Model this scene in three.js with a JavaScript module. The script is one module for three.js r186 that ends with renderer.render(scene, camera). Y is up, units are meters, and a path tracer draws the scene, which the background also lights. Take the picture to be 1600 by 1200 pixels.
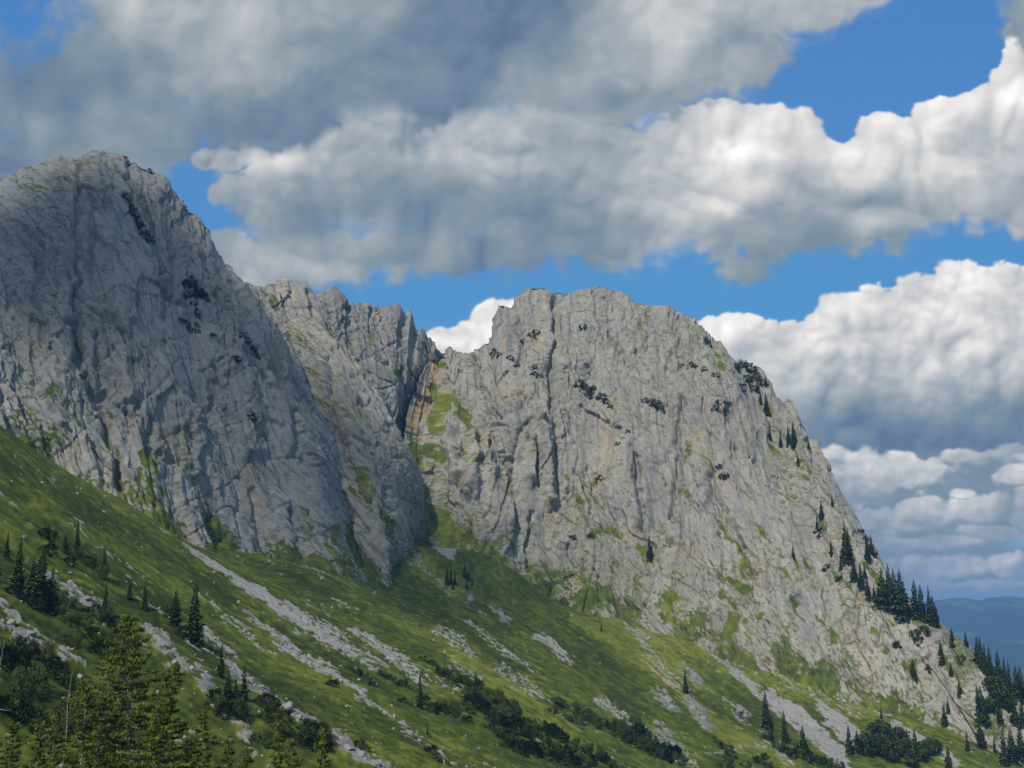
import * as THREE from 'three';
import { mergeGeometries } from 'three/addons/utils/BufferGeometryUtils.js';

// ---------------------------------------------------------------- camera, sun, exposure
const W = 1600, H = 1200, FOV = 38;
const FOCAL = (H / 2) / Math.tan(THREE.MathUtils.degToRad(FOV / 2));       // lens in picture units
const HORIZON = 962;                                                       // where eye level lies in the picture
const PITCH = Math.atan((HORIZON - H / 2) / FOCAL);
const CP = Math.cos(PITCH), SP = Math.sin(PITCH);

const scene = new THREE.Scene();
const camera = new THREE.PerspectiveCamera(FOV, W / H, 0.5, 60000);
camera.position.set(0, 0, 0);
camera.rotation.set(PITCH, 0, 0);

const renderer = new THREE.WebGLRenderer({ antialias: true });
renderer.toneMapping = THREE.LinearToneMapping;
renderer.toneMappingExposure = 1.2;
renderer.shadowMap.enabled = true;

const SUN = new THREE.Vector3(-0.48, 0, 0.88).normalize().multiplyScalar(Math.cos(0.84)).setY(Math.sin(0.84));
const sun = new THREE.DirectionalLight(new THREE.Color(1.0, 0.93, 0.82), 3.1);
sun.position.copy(SUN).multiplyScalar(3500);
sun.target.position.set(0, 0, -450);
sun.castShadow = true;
sun.shadow.mapSize.set(4096, 4096);
Object.assign(sun.shadow.camera, { left: -500, right: 500, top: 500, bottom: -500, near: 10, far: 6000 });
sun.shadow.radius = 4;
scene.add(sun, sun.target);

// ---------------------------------------------------------------- numbers: random, noise, interpolation
function rng(seed) { let a = seed >>> 0; return () => { a = (a + 0x6D2B79F5) >>> 0; let t = Math.imul(a ^ (a >>> 15), 1 | a); t = (t + Math.imul(t ^ (t >>> 7), 61 | t)) ^ t; return ((t ^ (t >>> 14)) >>> 0) / 4294967296; }; }
const PERM = new Uint8Array(1024);
{ const r = rng(7), p = Array.from({ length: 256 }, (_, i) => i); for (let i = 255; i > 0; i--) { const j = (r() * (i + 1)) | 0; [p[i], p[j]] = [p[j], p[i]]; } for (let i = 0; i < 1024; i++) PERM[i] = p[i & 255]; }
const GX = new Float64Array(256), GY = new Float64Array(256), GZ = new Float64Array(256);
{ const r = rng(11); for (let i = 0; i < 256; i++) { let x, y, z, l; do { x = r() * 2 - 1; y = r() * 2 - 1; z = r() * 2 - 1; l = x * x + y * y + z * z; } while (l > 1 || l < 0.01); l = 1.45 / Math.sqrt(l); GX[i] = x * l; GY[i] = y * l; GZ[i] = z * l; } }
function n3(x, y, z) {
  const xf = Math.floor(x), yf = Math.floor(y), zf = Math.floor(z);
  const X = xf & 255, Y = yf & 255, Z = zf & 255; x -= xf; y -= yf; z -= zf;
  const u = x * x * x * (x * (x * 6 - 15) + 10), v = y * y * y * (y * (y * 6 - 15) + 10), w = z * z * z * (z * (z * 6 - 15) + 10);
  const A = PERM[X] + Y, B = PERM[X + 1] + Y;
  const AA = PERM[A] + Z, AB = PERM[A + 1] + Z, BA = PERM[B] + Z, BB = PERM[B + 1] + Z;
  let g = PERM[AA]; const a = GX[g] * x + GY[g] * y + GZ[g] * z;
  g = PERM[BA]; const b = GX[g] * (x - 1) + GY[g] * y + GZ[g] * z;
  g = PERM[AB]; const c = GX[g] * x + GY[g] * (y - 1) + GZ[g] * z;
  g = PERM[BB]; const d = GX[g] * (x - 1) + GY[g] * (y - 1) + GZ[g] * z;
  g = PERM[AA + 1]; const e = GX[g] * x + GY[g] * y + GZ[g] * (z - 1);
  g = PERM[BA + 1]; const f = GX[g] * (x - 1) + GY[g] * y + GZ[g] * (z - 1);
  g = PERM[AB + 1]; const h = GX[g] * x + GY[g] * (y - 1) + GZ[g] * (z - 1);
  g = PERM[BB + 1]; const i = GX[g] * (x - 1) + GY[g] * (y - 1) + GZ[g] * (z - 1);
  const p = a + u * (b - a), q = c + u * (d - c), r = e + u * (f - e), s = h + u * (i - h);
  const t = p + v * (q - p), o = r + v * (s - r);
  return t + w * (o - t);
}
function fbm(x, y, z, n) { let a = 1, s = 0; for (let i = 0; i < n; i++) { s += a * n3(x, y, z); x = x * 2.03 + 17.1; y = y * 2.03 + 5.7; z = z * 2.03 + 9.2; a *= 0.5; } return s; }
function billow(x, y, z, n) { let a = 1, s = 0; for (let i = 0; i < n; i++) { s += a * (2.6 * Math.abs(n3(x, y, z)) - 0.15); x = x * 2.1 + 3.3; y = y * 2.1 + 8.1; z = z * 2.1 + 1.2; a *= 0.5; } return s; }
// flat-faced cells of rock: height of the face at (x, y), and how near its edge is
let faceTone = 0, faceEdge = 0;
function faces(x, y, seed) {
  const xi = Math.floor(x), yi = Math.floor(y); let b = 9, b2 = 9, h = 0, bx = 0, by = 0;
  for (let j = -1; j <= 1; j++) for (let i = -1; i <= 1; i++) {
    const k = PERM[PERM[((xi + i) & 255) + seed] + ((yi + j) & 255)];
    const dx = i + (PERM[k] / 255) * 0.9 + 0.05 - (x - xi), dy = j + (PERM[k + 1] / 255) * 0.9 + 0.05 - (y - yi), d = dx * dx + dy * dy;
    if (d < b) { b2 = b; b = d; h = k; bx = dx; by = dy; } else if (d < b2) b2 = d;
  }
  faceTone = PERM[h + 7] / 255; faceEdge = Math.sqrt(b2) - Math.sqrt(b);
  return (PERM[h + 3] / 255 - 0.5) + (PERM[h + 4] / 255 - 0.5) * 1.7 * bx + (PERM[h + 5] / 255 - 0.5) * 1.2 * by;
}
const clamp = (x, a = 0, b = 1) => x < a ? a : x > b ? b : x;
const sstep = (a, b, x) => { const t = clamp((x - a) / (b - a)); return t * t * (3 - 2 * t); };
const mix = (a, b, t) => a + (b - a) * t;
// monotone curve through a list of [x, a, b, ...]
function curve(list) {
  const n = list.length, m = list[0].length, tang = list.map(() => new Array(m).fill(0));
  for (let k = 1; k < m; k++) for (let i = 0; i < n; i++) {
    const s = (j) => (list[j + 1][k] - list[j][k]) / (list[j + 1][0] - list[j][0]);
    if (i === 0) tang[i][k] = s(0); else if (i === n - 1) tang[i][k] = s(n - 2);
    else { const a = s(i - 1), b = s(i); tang[i][k] = a * b <= 0 ? 0 : 2 * a * b / (a + b); }
  }
  return (x) => {
    let i = 0; while (i < n - 2 && x > list[i + 1][0]) i++;
    const w = list[i + 1][0] - list[i][0], t = (x - list[i][0]) / w, out = [x];
    for (let k = 1; k < m; k++) {
      if (t < 0) out.push(list[i][k] + tang[i][k] * (x - list[i][0]));
      else if (t > 1) out.push(list[i + 1][k] + tang[i + 1][k] * (x - list[i + 1][0]));
      else { const t2 = t * t, t3 = t2 * t; out.push((2 * t3 - 3 * t2 + 1) * list[i][k] + (t3 - 2 * t2 + t) * w * tang[i][k] + (-2 * t3 + 3 * t2) * list[i + 1][k] + (t3 - t2) * w * tang[i + 1][k]); }
    }
    return out;
  };
}
// survey: the point of the place seen in direction (px, py) at a forward distance of d metres, and back
function at(px, py, d) { const x = (px - W / 2) / FOCAL, y = (H / 2 - py) / FOCAL, c = CP - y * SP; return [x / c * d, (SP + y * CP) / c * d, -d]; }
function seen(x, y, z) { const d = -z, f = d * CP + y * SP, u = y * CP - d * SP; return [W / 2 + FOCAL * x / f, H / 2 - FOCAL * u / f, d]; }

let counter = {};
function numbered(name) { const n = counter[name] = (counter[name] ?? -1) + 1; return n ? name + '_' + String(n).padStart(3, '0') : name; }
function structure(mesh, name, label, category) { mesh.name = numbered(name); mesh.castShadow = mesh.receiveShadow = true; mesh.userData = { kind: 'structure', label, category }; scene.add(mesh); return mesh; }
// ---------------------------------------------------------------- the sky: blue air with banks of cumulus, all round
// each bank: puffs [x, y, rx, ry] that make its body, and how light it is here and there [x, y, lightness]
const BANKS = [
  { soft: 0.9, amp: 0.5, size: 90, flat: 2.2, relief: 0.5, puffs: [[1450, 720, 260, 60], [1560, 780, 240, 70], [1420, 830, 260, 60], [1520, 890, 300, 50], [1350, 800, 160, 90], [1250, 880, 260, 50], [900, 860, 500, 60], [300, 840, 500, 80]], light: [[1340, 700, 140], [1450, 690, 128], [1560, 720, 132], [1400, 800, 134], [1560, 820, 132], [1440, 860, 140], [1500, 910, 150], [1380, 900, 146], [900, 850, 150], [300, 840, 150]] },
  { soft: 0.24, amp: 0.62, size: 46, flat: 1.35, join: 0.08, relief: 0.8, puffs: [[1360, 740, 70, 36], [1430, 732, 62, 40], [1500, 695, 62, 40], [1600, 690, 60, 50], [1590, 745, 44, 22], [1440, 808, 70, 30], [1520, 800, 55, 28], [1380, 815, 50, 26], [1500, 775, 20, 11], [1570, 884, 42, 22], [1430, 888, 60, 20], [1500, 886, 50, 20], [1370, 850, 50, 14], [1550, 835, 70, 16], [1470, 850, 90, 12], [1420, 915, 90, 12], [1560, 915, 80, 10], [1330, 700, 60, 40], [1280, 760, 80, 50], [1250, 850, 90, 40], [1650, 800, 90, 60], [1720, 720, 120, 70]],
    light: [[1340, 715, 223], [1400, 712, 223], [1440, 708, 218], [1370, 750, 208], [1430, 755, 193], [1400, 780, 145], [1500, 670, 208], [1530, 655, 203], [1490, 710, 188], [1590, 735, 243], [1560, 700, 150], [1590, 690, 160], [1440, 785, 218], [1470, 800, 208], [1400, 800, 193], [1440, 828, 140], [1525, 785, 223], [1510, 810, 203], [1550, 810, 150], [1500, 772, 243], [1575, 872, 223], [1550, 890, 208], [1590, 895, 160], [1430, 880, 198], [1490, 880, 200], [1420, 905, 150], [1470, 845, 125], [1380, 845, 130], [1560, 835, 135], [1340, 760, 140], [1580, 780, 140]] },
  { soft: 0.08, amp: 0.42, size: 70, flat: 1, relief: 1, puffs: [[1500, 465, 62, 62], [1440, 488, 60, 56], [1550, 490, 62, 70], [1385, 505, 60, 62], [1330, 520, 58, 60], [1280, 545, 60, 66], [1225, 560, 60, 70], [1165, 545, 60, 60], [1115, 540, 45, 50], [1600, 540, 90, 100], [1480, 580, 130, 110], [1350, 600, 130, 90], [1230, 620, 110, 70], [1400, 650, 200, 50], [1560, 620, 130, 60], [1330, 672, 170, 28], [1480, 668, 150, 32], [1680, 520, 130, 120], [1560, 575, 90, 80]],
    light: [[1490, 420, 236], [1540, 425, 228], [1440, 450, 228], [1360, 455, 232], [1330, 480, 228], [1290, 500, 228], [1250, 520, 225], [1160, 500, 226], [1190, 520, 215], [1120, 520, 220], [1225, 545, 205], [1180, 580, 200], [1400, 500, 215], [1450, 500, 205], [1500, 480, 228], [1560, 500, 210], [1590, 490, 200], [1520, 540, 225], [1450, 575, 228], [1400, 560, 205], [1340, 560, 200], [1280, 580, 195], [1230, 620, 175], [1300, 640, 168], [1380, 620, 180], [1430, 610, 195], [1480, 620, 175], [1560, 560, 200], [1590, 600, 175], [1540, 610, 165], [1350, 648, 112], [1420, 645, 108], [1500, 642, 114], [1580, 640, 112], [1300, 665, 106], [1350, 672, 100], [1450, 668, 98], [1400, 685, 96], [1280, 690, 104], [1500, 680, 98], [1560, 660, 100]] },
  { soft: 0.12, amp: 0.3, size: 50, flat: 1, relief: 0.8, puffs: [[690, 540, 34, 30], [730, 530, 34, 28], [765, 505, 34, 34], [800, 500, 42, 34], [720, 565, 80, 40], [790, 560, 80, 60]], light: [[690, 525, 222], [725, 515, 235], [760, 485, 238], [790, 475, 240], [740, 535, 228]] },
  { soft: 0.34, crisp: 980, amp: 0.5, size: 100, flat: 1.1, relief: 1, puffs: [[1110, 200, 80, 60], [1190, 220, 60, 56], [1245, 240, 58, 60], [1300, 285, 60, 62], [1372, 225, 52, 54], [1390, 280, 90, 80], [1450, 215, 50, 60], [1470, 270, 90, 90], [1530, 205, 70, 75], [1590, 170, 60, 85], [1640, 150, 100, 110], [1600, 270, 120, 90], [1450, 300, 130, 70], [1300, 335, 150, 66], [1150, 312, 190, 112], [1000, 310, 190, 130], [850, 300, 210, 140], [700, 280, 220, 140], [560, 285, 190, 130], [475, 265, 105, 84], [445, 345, 80, 88], [490, 410, 150, 60], [372, 300, 46, 26], [352, 395, 60, 44], [338, 246, 34, 18], [392, 238, 40, 30], [640, 395, 120, 40], [1260, 362, 110, 44], [950, 382, 160, 50], [780, 396, 110, 44], [1680, 300, 120, 80]],
    light: [[440, 225, 194], [470, 245, 192], [420, 265, 186], [500, 210, 176], [560, 185, 180], [600, 205, 178], [650, 200, 192], [690, 215, 191], [740, 225, 180], [800, 225, 186], [720, 110, 178], [690, 130, 170], [650, 165, 148], [600, 245, 146], [540, 250, 153], [850, 215, 173], [900, 200, 178], [960, 195, 170], [1050, 170, 202], [1090, 160, 192], [1060, 210, 205], [1130, 190, 215], [1150, 220, 235], [1180, 235, 241], [1110, 270, 209], [1160, 290, 222], [1230, 200, 223], [1270, 230, 217], [1240, 270, 187], [1310, 250, 223], [1340, 205, 202], [1380, 185, 219], [1400, 230, 229], [1360, 270, 212], [1440, 240, 223], [1460, 190, 225], [1490, 260, 225], [1510, 220, 202], [1560, 200, 211], [1595, 130, 219], [1545, 270, 179], [1590, 310, 162], [1500, 310, 177], [1200, 340, 143], [1280, 310, 169], [1300, 370, 129], [1380, 320, 155], [1440, 320, 169], [1250, 330, 137], [1420, 360, 137], [1000, 360, 147], [900, 330, 140], [900, 400, 124], [820, 300, 128], [720, 300, 128], [610, 290, 136], [650, 330, 110], [560, 340, 114], [470, 345, 120], [420, 310, 156], [375, 330, 138], [520, 385, 154], [575, 368, 170], [400, 400, 164], [460, 420, 160], [540, 430, 154], [650, 375, 140], [700, 375, 136], [850, 380, 123], [760, 400, 114], [1150, 380, 137], [1200, 400, 125], [1280, 415, 125], [1050, 330, 183], [1085, 385, 175], [1000, 290, 169], [950, 245, 160], [880, 250, 150], [1010, 250, 177], [1120, 340, 167], [780, 340, 140]] },
  { soft: 0.5, amp: 0.7, size: 110, flat: 1, relief: 0.75, puffs: [[260, 40, 180, 120], [190, 130, 170, 110], [90, 175, 170, 95], [60, 270, 170, 90], [210, 215, 150, 70], [450, 100, 280, 150], [700, 80, 320, 150], [900, 70, 270, 130], [1090, 45, 180, 105], [1230, 10, 150, 62], [1340, -10, 90, 40], [1170, 95, 70, 60], [1620, 30, 70, 55], [600, -80, 900, 110], [-120, 160, 150, 160], [420, 190, 160, 60], [930, 150, 150, 60]],
    light: [[50, 130, 116], [110, 150, 110], [190, 130, 108], [150, 80, 120], [30, 230, 114], [110, 220, 122], [60, 210, 156], [215, 25, 188], [200, 45, 176], [160, 80, 156], [250, 50, 164], [310, 30, 174], [360, 30, 180], [380, 60, 174], [300, 110, 154], [345, 100, 164], [240, 105, 118], [230, 140, 154], [195, 160, 134], [285, 175, 124], [335, 190, 118], [250, 215, 134], [160, 200, 146], [150, 170, 148], [400, 100, 168], [405, 140, 146], [500, 50, 148], [560, 20, 154], [500, 120, 128], [600, 90, 120], [700, 40, 118], [800, 30, 102], [750, 90, 106], [650, 140, 118], [850, 20, 106], [870, 90, 120], [950, 70, 152], [1030, 15, 188], [1065, 35, 196], [1110, 70, 166], [1000, 100, 168], [1150, 60, 160], [1180, 25, 168], [1250, 15, 178], [1300, 20, 172], [1380, 5, 168], [1200, 100, 146], [1180, 125, 146], [900, 130, 164], [985, 105, 180], [950, 140, 146], [820, 135, 156], [1020, 150, 134], [430, 175, 104], [480, 190, 110], [1600, 30, 148], [1590, 60, 148]] },
];
const CLOUD_RAMP = [[90, 84, 104, 130], [110, 106, 126, 148], [130, 124, 141, 153], [150, 146, 156, 164], [180, 177, 181, 185], [210, 211, 209, 207], [238, 242, 239, 236], [255, 255, 253, 250]];
const lin = (v) => { v /= 255; return v <= 0.04045 ? v / 12.92 : ((v + 0.055) / 1.055) ** 2.4; };
function cloudColour(L, out) { let i = 0; L = clamp(L, 90, 254); while (i < CLOUD_RAMP.length - 2 && L > CLOUD_RAMP[i + 1][0]) i++; const a = CLOUD_RAMP[i], b = CLOUD_RAMP[i + 1], t = (L - a[0]) / (b[0] - a[0]); for (let k = 0; k < 3; k++) out[k] = 0.94 * lin(mix(a[k + 1], b[k + 1], t)); }
const AIR = curve([[-400, 56, 104, 168], [0, 68, 120, 180], [250, 76, 130, 186], [470, 78, 138, 190], [680, 92, 150, 198], [800, 120, 162, 198], [900, 158, 182, 206], [960, 176, 192, 208], [1300, 176, 192, 206]]);
function airColour(py, out) { const a = AIR(clamp(py, -400, 1300)); for (let k = 0; k < 3; k++) out[k] = lin(a[k + 1]); }
function cloudsAt(px, py, out) {
  const c = [0, 0, 0]; airColour(py, out);
  const w1 = fbm(px / 150, py / 150, 3.3, 4), w2 = fbm(px / 150 + 9, py / 150, 7.7, 4), f1 = fbm(px / 34, py / 34, 11.3, 4), f2 = fbm(px / 34 + 4, py / 34, 15.1, 4);
  for (let b = 0; b < BANKS.length; b++) {
    const k = BANKS[b], S = k.size, x = px + 0.22 * S * w1 + 0.07 * S * f1, y = py + (0.22 * S * w2 + 0.07 * S * f2) / k.flat;
    let D = -9, near = -9, under = 0; for (const p of k.puffs) { const dx = (x - p[0]) / p[2], dy = (y - p[1]) / p[3], d = 1 - Math.sqrt(dx * dx + dy * dy); if (d > near) { near = d; under = dy; } const J = k.join ?? 0.4; if (d > D - J) { const h = clamp(0.5 + (d - D) / (2 * J)); D = D < -8 ? d : mix(D, d, h) + 0.9 * J * h * (1 - h); } }
    if (D < -0.9) continue;
    const sx = px + 0.10 * S * w2, sy = py + 0.10 * S * w1, bil = (ox, oy, n) => billow((sx + ox) / S, (sy + oy) * k.flat / S, 5.5 + b * 7, n);
    const h0 = bil(0, 0, 6), g0 = bil(0, 0, 4), h1 = bil(-0.08 * S, -0.11 * S / k.flat, 4), g1 = bil(0, 0, 2), h2 = bil(-0.22 * S, -0.30 * S / k.flat, 2);
    const edge = 1.35 * D + k.amp * 0.5 * (h0 - 0.55) * (1 - 0.85 * sstep(0.08, 0.38, D)) + 0.25 * sstep(0.2, 0.45, D) + 0.30 * f1 * sstep(0, 0.6, under);
    let a = sstep(0, (k.crisp ? k.soft * mix(1, mix(0.22, 1, sstep(-0.2, 0.5, under)), sstep(k.crisp, k.crisp + 160, px)) : k.soft) * (0.45 + 1.5 * clamp(0.4 + w2 + 0.4 * f2)) * (1 + 2.2 * sstep(-0.1, 0.7, under)), edge); a = Math.max(a, sstep(0.22, 0.5, D)); if (a <= 0) continue;
    let sw = 0, sl = 0; const lx = px + 0.2 * S * w1 + 0.07 * S * f1, ly = py + (0.2 * S * w2 + 0.07 * S * f2) / k.flat;
    for (const q of k.light) { const d = (lx - q[0]) ** 2 + (ly - q[1]) ** 2 + 1300, w = 1 / (d * d); sw += w; sl += w * q[2]; }
    const relief = k.relief * (15 * (g0 - h1) + 14 * (g1 - h2) + 8 * (h0 - g0) + 4 * f1 + 8 * w1);
    cloudColour(sl / sw - 4 + relief * (0.55 + 0.45 * sstep(110, 200, sl / sw)), c);
    for (let i = 0; i < 3; i++) out[i] = mix(out[i], c[i], a);
  }
}
function cloudsAround(x, y, z, out) {        // the same broken cumulus elsewhere in the sky
  const up = Math.max(0.04, y), k = 1 / (up + 0.12), u = x * k, v = z * k, c = [0, 0, 0];
  airColour(mix(960, -400, Math.sqrt(clamp(y))), out);
  const cover = fbm(u * 1.5, v * 1.5, 40, 5) + 0.18, thick = fbm(u * 2.3 + 0.3, v * 2.3, 48, 4);
  const a = sstep(-0.05, 0.28, cover); cloudColour(178 - 70 * sstep(0.1, 0.7, cover) + 60 * thick, c);
  for (let i = 0; i < 3; i++) out[i] = mix(out[i], c[i], a * (0.35 + 0.65 * sstep(0, 0.1, y)));
}
{
  const w = 4096, h = 3072, data = new Float32Array(w * h * 4), out = [0, 0, 0], far = [0, 0, 0];
  const lw = 1024, lh = 512, low = new Float32Array(lw * lh * 3);
  for (let j = 0; j < lh; j++) { const el = ((j + 0.5) / lh - 0.5) * Math.PI, y = Math.sin(el), r = Math.cos(el); if (j < lh / 2 - 4) continue; for (let i = 0; i < lw; i++) { const az = ((i + 0.5) / lw - 0.5) * 2 * Math.PI; cloudsAround(r * Math.cos(az), Math.max(0, y), r * Math.sin(az), out); low.set(out, (j * lw + i) * 3); } }
  for (let j = 0; j < h; j++) {
    const el = ((j + 0.5) / h - 0.5) * Math.PI, y = Math.sin(el), r = Math.cos(el);
    for (let i = 0; i < w; i++) {
      const o = (j * w + i) * 4; data[o + 3] = 1;
      if (j < h / 2 - 8) { data[o] = 0.16; data[o + 1] = 0.18; data[o + 2] = 0.19; continue; }
      const fx = i / w * lw - 0.375, fy = j / h * lh - 0.375, x0 = Math.floor(fx), y0 = clamp(Math.floor(fy), 0, lh - 2), tx = fx - x0, ty = clamp(fy - y0);
      for (let k = 0; k < 3; k++) { const A = low[(y0 * lw + ((x0 + lw) % lw)) * 3 + k], B = low[(y0 * lw + ((x0 + 1) % lw)) * 3 + k], Cc = low[((y0 + 1) * lw + ((x0 + lw) % lw)) * 3 + k], D = low[((y0 + 1) * lw + ((x0 + 1) % lw)) * 3 + k]; far[k] = mix(mix(A, B, tx), mix(Cc, D, tx), ty); }
      const az = ((i + 0.5) / w - 0.5) * 2 * Math.PI, X = r * Math.cos(az), Z = r * Math.sin(az);
      let near = 0;
      if (Z < -0.3) { const p = seen(X, y, Z), off = Math.max(Math.abs(p[0] - 800) - 800, -p[1], p[1] - 1200); near = 1 - sstep(10, 210, off); if (near > 0) { cloudsAt(p[0], p[1], out); } }
      for (let k = 0; k < 3; k++) data[o + k] = near > 0 ? mix(far[k], out[k], near) : far[k];
    }
  }
  const tex = new THREE.DataTexture(data, w, h, THREE.RGBAFormat, THREE.FloatType);
  tex.mapping = THREE.EquirectangularReflectionMapping; tex.magFilter = tex.minFilter = THREE.LinearFilter; tex.needsUpdate = true;
  scene.background = tex; scene.environment = tex;
}
// ---------------------------------------------------------------- the walls: each a sheet from its foot to its crest and over to the back
// foot and crest: [picture x, picture y, forward distance]; pairs: which foot goes with which crest
const WALLS = {
  left: {
    foot: [[-260, 505, 262], [0, 668, 330], [70, 712, 338], [135, 762, 345], [215, 786, 352], [292, 856, 362], [400, 866, 385], [470, 884, 395], [529, 898, 402], [575, 880, 450]],
    crest: [[-260, 372, 395], [-100, 318, 412], [0, 284, 425], [34, 269, 427], [62, 259, 429], [72, 253, 429], [94, 248, 430], [122, 249, 431], [128, 241, 432], [150, 233, 432], [169, 237, 433], [194, 244, 434], [225, 261, 436], [237, 267, 437], [266, 287, 440], [281, 306, 442], [300, 328, 446], [325, 353, 450], [337, 375, 454], [347, 400, 458], [372, 437, 466], [398, 452, 500]],
    pairs: [[-260, -260], [0, 0], [70, 72], [135, 150], [215, 225], [292, 281], [400, 325], [470, 347], [529, 372], [575, 398]],
    nu: 560, nv: 470, bow: 7, lean: (x) => mix(0.12, 0.55, sstep(-150, -70, x)), tx: 0.72, tz: -0.69, big: 1, pale: 0.305, warm: 0.3, paler: 0, tuft: 0.5,
  },
  buttress: {
    foot: [[490, 880, 445], [545, 892, 432], [580, 908, 430], [610, 924, 428], [622, 890, 452], [637, 850, 490], [650, 826, 530]],
    crest: [[405, 498, 508], [428, 505, 502], [445, 503, 500], [470, 505, 500], [500, 509, 500], [520, 530, 500], [540, 556, 501], [560, 580, 502], [583, 612, 504], [606, 648, 512], [632, 698, 530], [650, 736, 556]],
    pairs: [[490, 405], [545, 445], [580, 500], [610, 560], [622, 606], [637, 632], [650, 650]],
    nu: 260, nv: 330, bow: 5, lean: () => 0.5, tx: 0.8, tz: -0.6, big: 0.8, pale: 0.325, warm: 0.9, paler: 0.0, tuft: 0.6,
  },
  serrated: {
    foot: [[405, 640, 508], [470, 680, 505], [530, 705, 506], [585, 730, 510], [612, 735, 528], [626, 715, 542], [640, 660, 560], [664, 600, 580], [690, 562, 600]],
    crest: [[360, 436, 500], [373, 439, 508], [391, 439, 512], [400, 447, 515], [419, 447, 520], [434, 442, 524], [469, 440, 530], [484, 448, 532], [491, 457, 533], [506, 453, 536], [528, 452, 542], [537, 461, 544], [544, 475, 546], [569, 476, 553], [575, 471, 554], [581, 479, 556], [609, 475, 564], [625, 477, 568], [633, 491, 571], [641, 486, 572], [646, 505, 575], [650, 515, 577], [659, 511, 579], [672, 532, 585], [681, 549, 592], [696, 556, 622]],
    pairs: [[405, 360], [470, 419], [530, 469], [585, 528], [612, 581], [626, 625], [640, 659], [664, 681], [690, 696]],
    nu: 230, nv: 200, bow: 3, lean: () => 0.42, tx: 0.97, tz: -0.25, big: 0.6, jag: 5, pale: 0.265, warm: 0.4, paler: 0, tuft: 0.55,
  },
  right: {
    foot: [[628, 850, 492], [660, 855, 500], [690, 858, 506], [745, 858, 500], [790, 884, 505], [830, 908, 512], [880, 958, 516], [930, 947, 520], [975, 972, 515], [1030, 994, 505], [1090, 1007, 498], [1150, 1037, 488], [1240, 1062, 475], [1300, 1092, 465], [1360, 1108, 455], [1430, 1128, 448], [1490, 1152, 440], [1560, 1178, 425], [1620, 1215, 415], [1690, 1260, 405], [1780, 1320, 395]],
    crest: [[655, 590, 566], [680, 553, 590], [691, 550, 592], [702, 540, 588], [712, 542, 587], [725, 551, 587], [741, 547, 585], [753, 536, 583], [764, 527, 581], [768, 505, 580], [778, 481, 580], [784, 475, 580], [797, 478, 581], [809, 464, 583], [825, 451, 586], [847, 448, 590], [866, 457, 593], [884, 457, 595], [928, 449, 598], [950, 451, 600], [975, 459, 600], [1016, 479, 601], [1041, 481, 600], [1062, 487, 599], [1069, 495, 598], [1081, 495, 597], [1092, 504, 596], [1098, 520, 595], [1125, 534, 592], [1137, 554, 590], [1160, 588, 587], [1186, 630, 583], [1206, 662, 578], [1219, 642, 578], [1231, 623, 577], [1240, 629, 575], [1252, 651, 571], [1264, 679, 566], [1281, 693, 560], [1292, 714, 556], [1306, 742, 551], [1323, 774, 545], [1341, 805, 537], [1362, 847, 528], [1376, 879, 520], [1400, 912, 510], [1427, 942, 502], [1467, 975, 490], [1490, 995, 484], [1517, 1015, 478], [1533, 1040, 473], [1547, 1060, 468], [1567, 1078, 463], [1600, 1100, 456], [1700, 1170, 440]],
    pairs: [[628, 655], [690, 691], [745, 712], [790, 741], [830, 770], [880, 800], [930, 847], [975, 884], [1030, 928], [1090, 975], [1150, 1041], [1240, 1092], [1300, 1137], [1360, 1206], [1430, 1264], [1490, 1323], [1560, 1376], [1620, 1467], [1690, 1547], [1780, 1660]],
    nu: 800, nv: 430, bow: 6, lean: (x) => mix(0.1, 0.3, sstep(60, 170, x)), tx: 0.95, tz: 0.3, big: 0.9, pale: 0.27, warm: 0.8, paler: 0.05, tuft: 0.95,
  },
  knob: {
    foot: [[1120, 720, 590], [1165, 720, 588], [1200, 720, 586], [1230, 730, 586]],
    crest: [[1120, 572, 606], [1136, 568, 607], [1144, 564, 607], [1156, 561, 607], [1181, 570, 606], [1197, 586, 605], [1206, 600, 604], [1212, 614, 603], [1222, 632, 602], [1245, 670, 600]],
    pairs: [[1120, 1120], [1165, 1160], [1200, 1205], [1230, 1245]],
    nu: 90, nv: 90, bow: 2, lean: () => 0.2, tx: 0.95, tz: 0.3, big: 0.4, pale: 0.25, warm: 0.5, paler: 0, tuft: 0.9,
  },
};
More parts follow.
